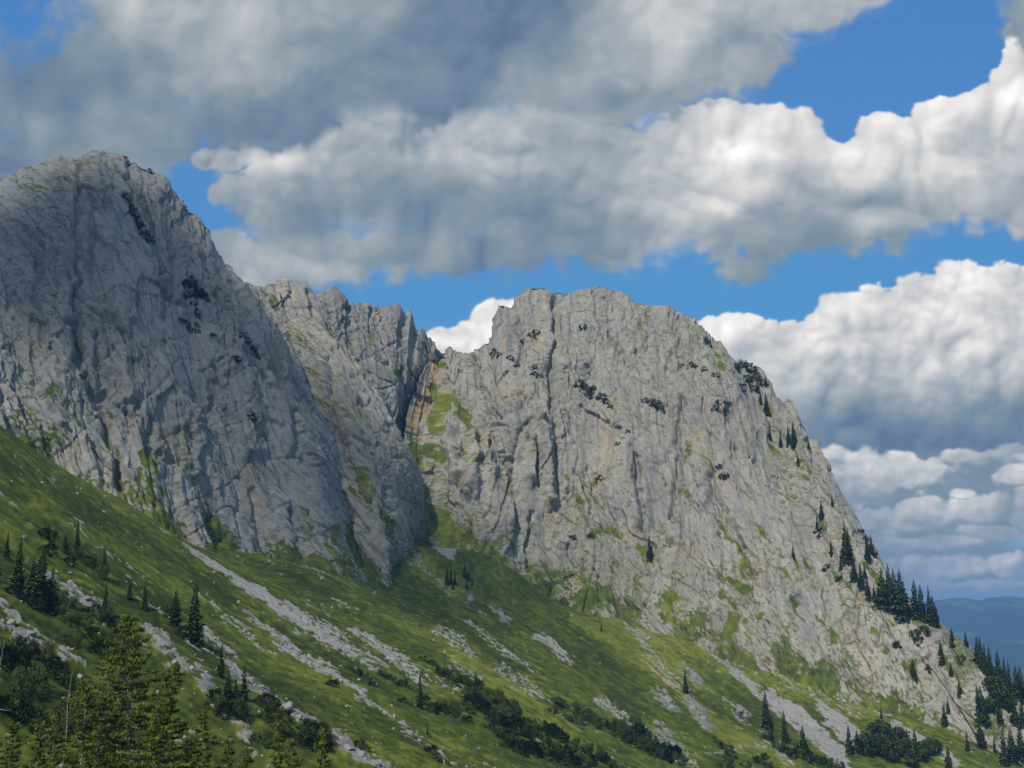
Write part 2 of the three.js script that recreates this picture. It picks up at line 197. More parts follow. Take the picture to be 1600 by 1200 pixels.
for (const k in WALLS) {
  const s = WALLS[k], foot = curve(s.foot), crest = curve(s.crest), pair = curve(s.pairs.map(([f, c], i) => [i, f, c])), last = s.pairs.length - 1;
  const len = [0]; for (let i = 1; i <= 400; i++) { const a = pair((i - 1) / 400 * last), b = pair(i / 400 * last); len.push(len[i - 1] + Math.abs(b[1] - a[1]) + Math.abs(b[2] - a[2]) + 4 * Math.abs(foot(b[1])[2] - foot(a[1])[2]) + 4 * Math.abs(crest(b[2])[2] - crest(a[2])[2])); }
  s.line = (u) => { const want = u * len[400]; let lo = 0, hi = 400; while (hi - lo > 1) { const m = (lo + hi) >> 1; if (len[m] > want) hi = m; else lo = m; } const p = pair((lo + (want - len[lo]) / (len[lo + 1] - len[lo])) / 400 * last); const f = foot(p[1]), c = crest(p[2]), jag = (s.jag ?? 2) * (n3(p[2] / 9, 3.3, 0.5) + 0.7 * n3(p[2] / 4, 8.3, 0.5)); return [at(p[1], f[1], f[2]), at(p[2], c[1] + jag, c[2])]; };
  // v from -0.16 (under the ground) over 0 (foot) and 1 (crest) to 1.22 (down the far side)
  s.point = (f, c, v, out) => {
    const hx = s.tz, hz = -s.tx, l = Math.hypot(hx, hz), ox = -hx / l, oz = -hz / l;      // outwards, level
    const w = v > 1 ? 1 : v, b = v > 0 && v < 1 ? s.bow * Math.sin(Math.PI * v) * (0.4 + v) : 0;
    out[0] = mix(f[0], c[0], w) + ox * b; out[1] = mix(f[1], c[1], w); out[2] = mix(f[2], c[2], w) + oz * b;
    if (v > 1) { const t = (v - 1) / 0.22; out[0] -= ox * 60 * t; out[2] -= oz * 60 * t; out[1] -= 4 * t + 70 * t * t; }
  };
}
// survey on a smooth wall: the point of it seen nearest to a direction
const coarse = {};
function onWall(k, px, py) {
  const s = WALLS[k];
  if (!coarse[k]) { const list = coarse[k] = []; for (let i = 0; i <= 150; i++) { const [f, c] = s.line(i / 150); for (let j = 0; j <= 90; j++) { const o = [0, 0, 0]; s.point(f, c, j / 90, o); const p = seen(...o); list.push([p[0], p[1], ...o]); } } }
  let best = 1e9, hit; for (const p of coarse[k]) { const d = (p[0] - px) ** 2 + (p[1] - py) ** 2; if (d < best) { best = d; hit = p; } }
  const m = hit[4] / -FOCAL; return [hit[2] + (px - hit[0]) * m, hit[3] - (py - hit[1]) * m, hit[4]];
}

// ---------------------------------------------------------------- the meadow: a height for every (x, z), fitted through surveyed points
const SPOTS = [];
for (const k of ['left', 'buttress', 'right']) for (const [px, py, d] of WALLS[k].foot) if (px > -300 && d < 525) SPOTS.push(at(px, py, d));
for (const q of [[0, 900, 186], [0, 1040, 146], [0, 1200, 118], [-200, 1000, 120], [160, 1000, 178], [305, 1003, 222], [300, 1200, 146], [450, 1000, 275], [470, 1120, 190], [560, 1200, 172], [655, 1100, 262], [640, 1000, 335], [760, 1000, 390], [800, 1100, 300], [760, 1200, 222], [900, 1050, 395], [1000, 1200, 295], [1000, 1080, 405], [1150, 1120, 420], [1200, 1137, 415], [1300, 1200, 368], [1450, 1190, 405], [1600, 1240, 385]]) SPOTS.push(at(...q));
for (const q of [[0, -1.75, 0], [-25, -13, -62], [5, -17, -70], [35, -30, -75], [-70, -6, -70], [0, -5, -25], [30, -9, -20], [-30, -2, -20], [90, -50, -130], [180, -75, -200], [0, 2, 60], [-90, 10, 0], [90, -30, 0], [300, -110, -300], [330, -120, -420], [260, -70, -450]]) SPOTS.push(q);
const meadowHeight = (() => {
  const n = SPOTS.length, R = 18, m = n + 3, A = Array.from({ length: m }, () => new Float64Array(m + 1));
  for (let i = 0; i < n; i++) { for (let j = 0; j < n; j++) A[i][j] = -Math.sqrt((SPOTS[i][0] - SPOTS[j][0]) ** 2 + (SPOTS[i][2] - SPOTS[j][2]) ** 2 + R * R); A[i][i] += 2; A[i][n] = A[n][i] = 1; A[i][n + 1] = A[n + 1][i] = SPOTS[i][0]; A[i][n + 2] = A[n + 2][i] = SPOTS[i][2]; A[i][m] = SPOTS[i][1]; }
  for (let c = 0; c < m; c++) { let p = c; for (let r = c + 1; r < m; r++) if (Math.abs(A[r][c]) > Math.abs(A[p][c])) p = r; [A[c], A[p]] = [A[p], A[c]]; for (let r = 0; r < m; r++) if (r !== c) { const f = A[r][c] / A[c][c]; if (f) for (let k = c; k <= m; k++) A[r][k] -= f * A[c][k]; } }
  const w = A.map((row, i) => row[m] / row[i]);
  const X = new Float64Array(SPOTS.map((s) => s[0])), Z = new Float64Array(SPOTS.map((s) => s[2]));
  return (x, z) => { let y = w[n] + w[n + 1] * x + w[n + 2] * z; for (let i = 0; i < n; i++) { const a = x - X[i], b = z - Z[i]; y -= w[i] * Math.sqrt(a * a + b * b + R * R); } return y; };
})();
function onMeadow(px, py) { const [x, y] = at(px, py, 1); let d = 40; for (; d < 640; d += 0.75) if (meadowHeight(x * d, -d) >= y * d) break; return [x * d, y * d, -d]; }
// ---------------------------------------------------------------- what lies on the surfaces
// strokes on the meadow: a run of ground of one kind, or of grass toned for sun or shade, [x, y, half width] along it, turned into an outline on the slope itself
const RUNS = [];
function run(kind, line, share = 1) {
  const a = [], b = [];
  for (let i = 0; i < line.length; i++) {
    const p = line[Math.max(0, i - 1)], q = line[Math.min(line.length - 1, i + 1)], l = Math.hypot(q[0] - p[0], q[1] - p[1]), nx = -(q[1] - p[1]) / l, ny = (q[0] - p[0]) / l, [x, y, w] = line[i];
    for (const [side, s] of [[a, 1], [b, -1]]) { const o = onMeadow(x + nx * w * s, y + ny * w * s); side.push([o[0], o[2]]); }
  }
  const poly = a.concat(b.reverse()), xs = poly.map((p) => p[0]), zs = poly.map((p) => p[1]);
  RUNS.push({ kind, poly, share, x0: Math.min(...xs) - 4, x1: Math.max(...xs) + 4, z0: Math.min(...zs) - 6, z1: Math.max(...zs) + 6 });
}
const SCREE = 1, STONY = 2, BRIGHT = 3, DARK = 4, OUTCROP = 5, EARTH = 6;
run(SCREE, [[284, 846, 2], [330, 880, 5], [390, 920, 8], [440, 955, 6], [490, 988, 7], [540, 1018, 6], [575, 1036, 3]]);
run(STONY, [[440, 950, 14], [520, 1000, 18], [590, 1045, 12]], 0.55);
run(STONY, [[370, 948, 4], [440, 1000, 9], [500, 1040, 8], [560, 1080, 5], [600, 1110, 3]], 0.75);
run(STONY, [[545, 975, 4], [600, 1015, 8], [650, 1055, 8], [668, 1070, 3]], 0.8);
run(STONY, [[600, 1010, 12], [640, 1050, 12], [720, 1080, 9]], 0.35);
run(STONY, [[320, 930, 3], [360, 975, 8], [420, 1020, 4]], 0.5);
run(STONY, [[310, 985, 3], [345, 1012, 5], [372, 1030, 4]], 0.7);
run(SCREE, [[650, 822, 3], [668, 838, 8], [690, 860, 7], [712, 877, 4]]);
run(STONY, [[640, 870, 4], [680, 900, 6], [700, 930, 3]], 0.5);
run(STONY, [[680, 985, 7], [720, 1005, 9], [745, 1028, 5]], 0.55);
run(STONY, [[835, 998, 3], [862, 1012, 9], [890, 1031, 4]], 0.85);
run(STONY, [[730, 970, 3], [790, 1020, 5], [830, 1045, 4]], 0.6);
run(STONY, [[770, 1040, 12], [820, 1070, 14], [850, 1095, 6]], 0.45);
run(STONY, [[700, 1040, 10], [740, 1065, 10], [760, 1082, 5]], 0.4);
run(STONY, [[560, 1090, 3], [640, 1145, 4], [700, 1200, 3]], 0.5);
run(STONY, [[985, 968, 7], [1012, 1015, 9], [1045, 1055, 9], [1072, 1075, 5]], 0.55);
run(EARTH, [[1004, 1032, 2], [1028, 1052, 3], [1060, 1076, 2]], 0.9);
run(OUTCROP, [[1062, 1035, 5.8], [1085, 1060, 8.6], [1100, 1075, 4.3]], 0.75);
run(OUTCROP, [[1025, 1075, 5.8], [1042, 1095, 10.1], [1050, 1112, 5.8]], 0.85);
run(OUTCROP, [[1072, 1085, 5.8], [1090, 1115, 11.5], [1115, 1142, 5.8]], 0.9);
run(OUTCROP, [[1135, 1095, 5.8], [1155, 1115, 8.6], [1168, 1128, 4.3]], 0.7);
run(STONY, [[930, 1090, 6], [985, 1130, 12], [1040, 1165, 10], [1085, 1200, 8]], 0.6);
run(OUTCROP, [[1020, 1130, 4.3], [1050, 1150, 8.6], [1070, 1168, 4.3]], 0.7);
run(STONY, [[1110, 1012, 4], [1150, 1052, 5], [1196, 1092, 4]], 0.9);
run(SCREE, [[1196, 1082, 6], [1228, 1108, 15], [1262, 1135, 17], [1300, 1172, 15], [1330, 1200, 10]]);
run(SCREE, [[1276, 1098, 5], [1300, 1120, 14], [1330, 1148, 15], [1352, 1165, 6]]);
run(STONY, [[1210, 1058, 6], [1290, 1092, 8], [1350, 1115, 4]], 0.4);
run(SCREE, [[1345, 1095, 4], [1372, 1110, 7], [1390, 1118, 3]]);
run(SCREE, [[1395, 1128, 3], [1440, 1155, 8], [1480, 1182, 8], [1500, 1200, 4]]);
run(STONY, [[1060, 1185, 4], [1200, 1165, 4], [1240, 1200, 6]], 0.5);
run(OUTCROP, [[-30, 940, 11.5], [30, 985, 13], [70, 1015, 13], [108, 1042, 7.2]], 0.9);
run(OUTCROP, [[70, 880, 5.8], [100, 915, 10.1], [150, 945, 8.6], [182, 975, 5.8]], 0.6);
run(OUTCROP, [[228, 978, 4.3], [250, 1005, 11.5], [272, 1035, 10.1], [285, 1052, 3.6]], 0.95);
run(OUTCROP, [[300, 1040, 5.8], [322, 1075, 10.1], [335, 1090, 4.3]], 0.75);
run(OUTCROP, [[352, 1030, 4.3], [395, 1070, 10.8], [440, 1102, 10.8], [490, 1135, 6.5]], 0.9);
run(OUTCROP, [[515, 1142, 4.3], [550, 1170, 11.5], [590, 1195, 10.1], [625, 1225, 7.2]], 0.95);
run(OUTCROP, [[350, 1115, 3.6], [380, 1150, 8.6], [400, 1180, 7.2]], 0.8);
run(STONY, [[110, 815, 6], [180, 880, 7], [240, 920, 4]], 0.35);
run(OUTCROP, [[612, 842, 2.2], [630, 855, 6.5], [652, 872, 4.3]], 0.9);
run(OUTCROP, [[745, 935, 4.3], [780, 960, 10.1], [800, 975, 5.8]], 0.4);
run(OUTCROP, [[720, 920, 4.3], [745, 945, 8.6], [760, 960, 4.3]], 0.35);
run(BRIGHT, [[620, 850, 10], [670, 895, 16], [720, 925, 10]]);  // sunlit patch of slope put into the colour as yellower grass
run(BRIGHT, [[885, 962, 8], [940, 975, 24], [1000, 1010, 30], [1060, 1060, 22]]);  // another lit patch, painted as yellow-green grass
run(BRIGHT, [[1010, 985, 16], [1100, 1015, 16], [1200, 1060, 16], [1300, 1100, 12], [1380, 1120, 8]]);
run(BRIGHT, [[1060, 1080, 8], [1110, 1130, 16], [1180, 1170, 14], [1240, 1200, 8]]);
run(BRIGHT, [[690, 1010, 14], [760, 1060, 18], [850, 1120, 16], [930, 1180, 16]]);
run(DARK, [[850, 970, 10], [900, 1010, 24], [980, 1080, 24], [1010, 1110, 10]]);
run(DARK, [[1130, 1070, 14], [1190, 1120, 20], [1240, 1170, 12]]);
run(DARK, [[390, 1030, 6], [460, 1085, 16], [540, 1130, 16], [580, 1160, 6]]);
for (const q of [[[-40, 690, 8], [60, 745, 14], [160, 815, 16], [270, 880, 20], [380, 950, 12]], [[-40, 770, 8], [80, 830, 14], [200, 905, 14], [300, 975, 10]], [[300, 900, 8], [420, 975, 12], [540, 1045, 10], [640, 1100, 8]], [[400, 885, 10], [500, 930, 18], [620, 1000, 16], [720, 1060, 8]], [[620, 935, 10], [720, 985, 16], [820, 1040, 12]], [[200, 940, 6], [300, 1010, 12], [420, 1090, 10]], [[560, 1110, 10], [650, 1160, 16], [720, 1200, 10]], [[-40, 850, 10], [60, 900, 16], [180, 980, 14]], [[0, 1050, 20], [120, 1120, 30], [260, 1200, 30]]]) run(DARK, q);  // darker grass strokes paint in the cloud shade over the left slope
function inside(poly, x, z) { let c = false; for (let i = 0, j = poly.length - 1; i < poly.length; j = i++) { const a = poly[i], b = poly[j]; if ((a[1] > z) !== (b[1] > z) && x < (b[0] - a[0]) * (z - a[1]) / (b[1] - a[1]) + a[0]) c = !c; } return c; }

// strokes on the walls: [x, y, radius] along them; depth > 0 stands out, < 0 is a groove; kind lays turf, ochre or bare slab
const MARKS = { left: [], buttress: [], serrated: [], right: [], knob: [] };
function mark(k, line, o) {
  const p = line.map(([x, y, r]) => { const q = onWall(k, x, y); return [...q, r * -q[2] / FOCAL]; });
  const lo = [1e9, 1e9], hi = [-1e9, -1e9]; for (const q of p) for (const i of [0, 1]) { lo[i] = Math.min(lo[i], q[i] - q[3] * 3); hi[i] = Math.max(hi[i], q[i] + q[3] * 3); }
  MARKS[k].push({ p, lo, hi, ...o });
}
function strokeDistance(m, x, y) {          // in units of the stroke's own radius; below 1 is inside
  let best = 9; const p = m.p;
  if (p.length === 1) return Math.hypot(x - p[0][0], y - p[0][1]) / p[0][3];
  for (let i = 0; i + 1 < p.length; i++) { const a = p[i], b = p[i + 1], dx = b[0] - a[0], dy = b[1] - a[1], t = clamp(((x - a[0]) * dx + (y - a[1]) * dy) / (dx * dx + dy * dy)), d = Math.hypot(x - a[0] - dx * t, y - a[1] - dy * t) / mix(a[3], b[3], t); if (d < best) best = d; }
  return best;
}
const GROOVE = (d) => ({ depth: -d }), RIB = (d) => ({ depth: d }), TURF = (share = 0.9) => ({ turf: share }), OCHRE = (share = 0.9) => ({ ochre: share }), SLAB = (share = 0.8) => ({ slab: share }), MOSSY = (share = 0.5) => ({ tuft: share });
// left peak
mark('left', [[124, 262, 4], [118, 330, 5], [122, 400, 4], [118, 470, 5], [116, 560, 4]], GROOVE(3.5));
mark('left', [[146, 300, 5], [138, 360, 5], [140, 420, 4]], GROOVE(2.5));
mark('left', [[200, 252, 4], [205, 300, 4], [215, 350, 5], [235, 378, 4]], GROOVE(2.5));
mark('left', [[60, 400, 4], [62, 470, 5], [75, 540, 5]], GROOVE(2));
mark('left', [[245, 340, 5], [250, 380, 6], [262, 430, 4], [290, 470, 4]], GROOVE(2.2));
mark('left', [[320, 400, 4], [345, 470, 5], [385, 540, 5], [420, 610, 4]], GROOVE(2.8));
mark('left', [[110, 500, 5], [128, 570, 5], [160, 620, 6], [178, 690, 8], [200, 760, 10]], GROOVE(4));
mark('left', [[152, 520, 4], [160, 580, 5], [165, 610, 4]], GROOVE(3));
mark('left', [[345, 560, 4], [340, 620, 5], [350, 660, 4]], GROOVE(2.5));
mark('left', [[240, 640, 4], [243, 690, 5], [258, 720, 4]], GROOVE(3));
mark('left', [[300, 630, 5], [320, 680, 7], [312, 740, 5]], RIB(2.5));
mark('left', [[455, 640, 5], [462, 700, 5], [470, 730, 4]], GROOVE(3));
mark('left', [[180, 330, 10], [176, 420, 12], [190, 520, 14], [205, 620, 12]], RIB(3));
mark('left', [[300, 380, 12], [330, 470, 14], [375, 600, 16], [400, 700, 14]], RIB(3));
mark('left', [[90, 290, 10], [85, 360, 12], [95, 430, 12]], RIB(2.5));
mark('left', [[285, 480, 12], [280, 580, 14], [290, 660, 10]], RIB(2));
mark('left', [[340, 800, 4], [352, 850, 6], [360, 868, 6]], GROOVE(2.5));
mark('left', [[400, 760, 4], [420, 820, 6], [428, 860, 6]], GROOVE(2));
mark('left', [[462, 790, 6], [468, 830, 8], [476, 865, 8]], GROOVE(3));
mark('left', [[160, 655, 4], [182, 700, 7], [195, 740, 9], [215, 775, 12]], TURF(0.75));
mark('left', [[225, 700, 8], [232, 730, 10], [245, 760, 12], [262, 800, 10]], TURF(0.8));
mark('left', [[205, 700, 4], [222, 760, 12], [240, 800, 12]], TURF(0.5));
mark('left', [[105, 605, 6], [118, 600, 9], [128, 612, 6]], TURF(0.6));
mark('left', [[75, 620, 10], [95, 650, 14]], TURF(0.35));
mark('left', [[352, 810, 5], [360, 850, 10]], TURF(0.6));
mark('left', [[470, 800, 8], [476, 830, 10], [480, 860, 10]], TURF(0.7));
mark('left', [[535, 820, 8], [545, 850, 12], [556, 885, 10]], TURF(0.8));
mark('left', [[110, 460, 10], [116, 455, 12], [75, 470, 8]], TURF(0.3));
mark('left', [[225, 530, 12], [290, 520, 10]], TURF(0.25));
mark('left', [[18, 330, 5], [12, 338, 3]], OCHRE(0.95));
mark('left', [[132, 340, 3], [130, 350, 3]], OCHRE(0.6));
mark('left', [[260, 355, 14], [258, 385, 10], [255, 335, 8]], SLAB(0.8));
mark('left', [[330, 670, 10], [325, 715, 9]], SLAB(0.9));
mark('left', [[120, 560, 14], [140, 575, 8]], SLAB(0.6));
mark('left', [[360, 590, 10], [375, 640, 12], [440, 640, 14], [455, 700, 10]], SLAB(0.6));
mark('left', [[130, 750, 20], [240, 820, 20], [330, 850, 14]], MOSSY(0.3));
// pale buttress beside it
mark('buttress', [[447, 520, 4], [470, 590, 4], [490, 660, 5], [520, 760, 5], [560, 860, 5]], GROOVE(2.5));
mark('buttress', [[520, 560, 5], [518, 640, 5], [545, 720, 5]], GROOVE(3));
mark('buttress', [[575, 690, 5], [600, 760, 5], [605, 800, 4]], GROOVE(2.5));
mark('buttress', [[500, 600, 10], [540, 660, 12], [575, 760, 14], [600, 860, 10]], RIB(3));
mark('buttress', [[465, 570, 5], [490, 590, 7], [508, 605, 5]], TURF(0.8));
mark('buttress', [[450, 520, 4], [452, 545, 5]], TURF(0.6));
mark('buttress', [[515, 545, 4], [540, 575, 4], [590, 600, 4]], TURF(0.4));
mark('buttress', [[545, 720, 4], [565, 750, 5], [580, 780, 4]], TURF(0.6));
mark('buttress', [[480, 640, 3], [492, 670, 4]], TURF(0.6));
mark('buttress', [[530, 830, 8], [545, 865, 12]], TURF(0.85));
mark('buttress', [[596, 800, 6], [610, 830, 9], [622, 850, 8]], TURF(0.7));
mark('buttress', [[500, 530, 24], [480, 550, 18]], MOSSY(0.3));
// serrated crest behind
mark('serrated', [[437, 470, 3], [450, 500, 4]], GROOVE(2));
mark('serrated', [[484, 455, 3], [488, 500, 4]], GROOVE(2.5));
mark('serrated', [[545, 480, 3], [560, 540, 4]], GROOVE(2.5));
mark('serrated', [[580, 482, 3], [583, 520, 3]], GROOVE(2));
mark('serrated', [[633, 495, 3], [630, 540, 3]], GROOVE(2));
mark('serrated', [[414, 455, 4], [420, 470, 5], [425, 478, 4]], TURF(0.9));
mark('serrated', [[512, 518, 5], [535, 545, 6], [556, 570, 5]], TURF(0.7));
mark('serrated', [[580, 525, 6]], TURF(0.6));
mark('serrated', [[625, 580, 6], [630, 575, 5]], TURF(0.7));
mark('serrated', [[655, 580, 8], [662, 600, 7]], TURF(0.6));
mark('serrated', [[640, 620, 7], [648, 640, 7]], TURF(0.6));
// right peak with the notch beside it
mark('right', [[690, 552, 6], [684, 600, 12], [668, 640, 14], [662, 690, 12], [672, 740, 12], [688, 800, 14]], GROOVE(2));
mark('right', [[868, 462, 4], [866, 520, 4], [862, 600, 5], [864, 680, 5], [868, 740, 5], [873, 785, 5]], GROOVE(5));
mark('right', [[875, 470, 3], [878, 520, 4], [890, 560, 3]], GROOVE(2));
mark('right', [[952, 525, 3], [968, 550, 4], [980, 570, 3]], GROOVE(3.5));
mark('right', [[806, 500, 4], [815, 530, 5], [812, 570, 4]], GROOVE(3));
mark('right', [[738, 555, 4], [745, 600, 4], [770, 640, 5], [782, 660, 4]], GROOVE(3.5));
mark('right', [[930, 455, 3], [932, 490, 4], [945, 520, 3]], GROOVE(2));
mark('right', [[1000, 470, 3], [998, 520, 4]], GROOVE(1.5));
mark('right', [[1062, 495, 4], [1063, 540, 4], [1060, 580, 4]], GROOVE(2.5));
mark('right', [[1065, 620, 4], [1060, 700, 5], [1062, 740, 6], [1058, 780, 6], [1050, 810, 4]], GROOVE(4.5));
mark('right', [[995, 712, 4], [997, 760, 5], [1003, 800, 5], [1008, 830, 4]], GROOVE(5));
mark('right', [[1030, 720, 16], [1025, 770, 18], [1030, 820, 12]], { depth: -4, slab: 0.9 });
mark('right', [[1110, 740, 6], [1115, 770, 7], [1130, 800, 6], [1160, 860, 4]], GROOVE(4));
mark('right', [[1150, 760, 25], [1185, 800, 25], [1200, 840, 18]], { depth: -2, slab: 0.75 });
mark('right', [[1098, 800, 7], [1105, 780, 5]], RIB(2.5));
mark('right', [[785, 672, 8], [783, 692, 13], [788, 712, 12]], RIB(8));
mark('right', [[790, 720, 8], [792, 760, 10], [795, 820, 8]], RIB(2));
mark('right', [[797, 735, 3], [795, 760, 4], [800, 780, 3]], { depth: -3.5, ochre: 0.7 });
mark('right', [[845, 660, 5], [852, 700, 10], [857, 740, 14], [856, 785, 15]], RIB(6));
mark('right', [[832, 690, 6], [826, 720, 9], [825, 750, 9]], RIB(5.5));
mark('right', [[838, 700, 2.5], [840, 740, 2.5], [838, 765, 2.5]], GROOVE(3));
mark('right', [[705, 672, 8], [707, 700, 12], [712, 740, 13]], RIB(7));
mark('right', [[735, 682, 9], [738, 720, 12], [732, 765, 13]], RIB(7));
mark('right', [[757, 692, 8], [760, 715, 10]], RIB(6));
mark('right', [[765, 740, 14], [775, 800, 18], [790, 850, 14]], RIB(5));
mark('right', [[725, 690, 3], [718, 720, 3]], GROOVE(2.5));
mark('right', [[765, 700, 3], [745, 725, 3], [715, 755, 3]], { depth: -2, turf: 0.7 });
mark('right', [[712, 790, 4], [735, 820, 4], [752, 845, 4]], GROOVE(2.5));
mark('right', [[828, 800, 3], [827, 850, 4], [828, 885, 4]], GROOVE(3.5));
mark('right', [[905, 745, 4], [912, 770, 4]], GROOVE(2.5));
mark('right', [[890, 850, 4], [894, 880, 4]], GROOVE(2.5));
mark('right', [[1160, 690, 6], [1175, 720, 6]], GROOVE(2));
mark('right', [[1085, 850, 4], [1078, 870, 4]], GROOVE(2));
mark('right', [[1290, 900, 4], [1293, 960, 5], [1295, 1000, 5]], GROOVE(2.5));
mark('right', [[1230, 945, 14], [1262, 930, 14], [1262, 985, 14]], SLAB(0.9));
mark('right', [[1228, 945, 3], [1255, 938, 3]], GROOVE(2));
mark('right', [[1110, 600, 4], [1085, 680, 5]], GROOVE(1.5));
mark('right', [[1320, 1000, 4], [1340, 960, 5], [1345, 925, 4]], GROOVE(3));
mark('right', [[1370, 1010, 4], [1390, 980, 5]], GROOVE(2.5));
mark('right', [[681, 566, 4], [676, 600, 7], [666, 625, 9], [656, 648, 10], [662, 672, 8]], OCHRE(1));
mark('right', [[700, 600, 5], [716, 625, 7], [735, 650, 7]], TURF(0.7));
mark('right', [[670, 690, 6], [690, 700, 8], [700, 720, 6]], TURF(0.7));
mark('right', [[680, 595, 5], [690, 620, 9], [680, 650, 11], [690, 670, 8]], TURF(0.85));
mark('right', [[712, 640, 6], [730, 655, 8], [742, 672, 6]], TURF(0.7));
mark('right', [[640, 670, 4], [660, 690, 9], [678, 705, 8], [690, 712, 6]], TURF(0.85));
mark('right', [[650, 690, 8], [660, 720, 10], [668, 760, 12]], TURF(0.85));
mark('right', [[655, 770, 8], [672, 790, 14], [690, 820, 18], [712, 850, 20]], TURF(0.92));
mark('right', [[730, 835, 10], [770, 870, 12], [820, 905, 10]], TURF(0.8));
mark('right', [[665, 725, 7], [672, 750, 8]], TURF(0.6));
mark('right', [[661, 728, 3], [664, 735, 3]], OCHRE(0.9));
mark('right', [[688, 556, 4], [690, 570, 5]], TURF(0.6));
mark('right', [[720, 700, 4], [722, 715, 5]], TURF(0.7));
mark('right', [[786, 533, 4], [788, 545, 4]], OCHRE(0.9));
mark('right', [[855, 790, 8], [858, 815, 9], [868, 830, 6]], OCHRE(0.5));
mark('right', [[832, 888, 4], [836, 905, 5]], TURF(0.9));
mark('right', [[830, 820, 4], [828, 830, 4]], TURF(0.8));
mark('right', [[825, 680, 3], [828, 700, 3], [820, 725, 3]], TURF(0.5));
mark('right', [[935, 750, 5], [930, 758, 6]], TURF(0.8));
mark('right', [[920, 840, 6], [935, 832, 8], [950, 828, 8], [972, 838, 6]], TURF(0.8));
mark('right', [[1000, 860, 7], [1015, 880, 12], [1040, 890, 10]], TURF(0.7));
mark('right', [[1010, 905, 12], [1035, 925, 14], [1060, 945, 12], [1070, 935, 8]], TURF(0.55));
mark('right', [[1125, 885, 5], [1128, 900, 6]], TURF(0.9));
mark('right', [[1137, 898, 6], [1150, 912, 9], [1162, 922, 6]], TURF(0.97));
mark('right', [[1165, 875, 6], [1160, 885, 6]], TURF(0.75));
mark('right', [[1130, 930, 8], [1135, 940, 6]], TURF(0.6));
mark('right', [[1150, 965, 7], [1148, 980, 11], [1130, 992, 8]], TURF(0.85));
mark('right', [[1165, 972, 3], [1178, 992, 7]], TURF(0.9));
mark('right', [[1193, 965, 6]], TURF(0.8));
mark('right', [[1298, 980, 4], [1302, 1000, 6]], TURF(0.85));
mark('right', [[1078, 695, 7], [1080, 710, 8], [1075, 720, 6]], TURF(0.5));
mark('right', [[1110, 545, 4], [1118, 560, 4], [1128, 585, 4]], TURF(0.7));
mark('right', [[1208, 690, 4], [1215, 705, 5]], TURF(0.8));
mark('right', [[1245, 715, 6], [1262, 730, 7], [1275, 742, 5]], TURF(0.7));
mark('right', [[1215, 740, 5], [1222, 750, 4]], TURF(0.5));
mark('right', [[1275, 815, 6], [1280, 825, 6]], TURF(0.7));
mark('right', [[1350, 880, 6], [1370, 900, 12], [1385, 920, 12]], TURF(0.85));
mark('right', [[1420, 955, 8], [1440, 985, 8]], TURF(0.8));
mark('right', [[1300, 925, 8], [1320, 945, 8]], TURF(0.5));
mark('right', [[1345, 925, 5], [1345, 945, 6]], OCHRE(0.8));
mark('right', [[1365, 1003, 5]], OCHRE(0.6));
mark('right', [[1385, 1012, 4], [1380, 1018, 6]], TURF(0.8));
mark('right', [[1425, 1030, 4], [1428, 1050, 5]], TURF(0.8));
mark('right', [[1480, 1040, 5], [1490, 1055, 6]], TURF(0.7));
mark('right', [[1250, 1040, 4], [1248, 1010, 4]], TURF(0.5));
mark('right', [[900, 800, 50], [1000, 930, 60], [1150, 950, 60], [1300, 960, 60], [1450, 1080, 60]], MOSSY(0.25));
mark('right', [[1200, 700, 40], [1300, 850, 40], [1400, 980, 40]], MOSSY(0.2));
{ // smaller turf ledges, strewn over the lower walls and the flank
  const r = rng(515);
  for (let i = 0; i < 95; i++) { const x = mix(860, 1560, r()), t = r() ** 1.4, foot = curve(WALLS.right.foot)(x)[1], y = mix(foot - 6, mix(720, 960, sstep(1200, 1500, x)), t), w = 2.2 + 4 * r() * r(); mark('right', [[x - 3 - 5 * r(), y - 4 - 8 * r(), w * 0.6], [x, y, w], [x + 4 + 7 * r(), y + 5 + 9 * r(), w * 0.8]], TURF(0.55 + 0.35 * r())); }
  for (let i = 0; i < 34; i++) { const x = mix(20, 520, r()), foot = curve(WALLS.left.foot)(x)[1], y = foot - 6 - 130 * r() ** 1.8, w = 2.2 + 3.5 * r() * r(); mark('left', [[x - 3, y - 8, w * 0.6], [x, y, w], [x + 5, y + 9, w * 0.8]], TURF(0.5 + 0.35 * r())); }
  for (let i = 0; i < 16; i++) { const x = mix(455, 600, r()), y = mix(530, 860, r()), w = 2 + 2.5 * r(); mark('buttress', [[x - 4, y - 8, w], [x + 4, y + 8, w]], TURF(0.5 + 0.3 * r())); }
}
mark('knob', [[1160, 590, 14], [1185, 610, 14], [1200, 640, 12]], TURF(0.55));

// ---------------------------------------------------------------- building the walls
const PICK = new Map();                       // where the finished ground is, for standing things on it
function remember(x, y, z) { const p = seen(x, y, z); if (p[0] < -60 || p[0] > 1660 || p[1] > 1260) return; const k = (p[0] / 3 | 0) * 4096 + (p[1] / 3 | 0), o = PICK.get(k); if (!o || o[2] < z) PICK.set(k, [x, y, z]); }
function ground(px, py) { let best = null, bd = 1e9; for (let r = 0; r < 8 && !best; r++) for (let i = -r; i <= r; i++) for (let j = -r; j <= r; j++) { if (Math.max(Math.abs(i), Math.abs(j)) !== r) continue; const o = PICK.get(((px / 3 | 0) + i) * 4096 + (py / 3 | 0) + j); if (o) { const p = seen(...o), d = Math.hypot(p[0] - px, p[1] - py); if (d < bd) { bd = d; best = o; } } } return best; }

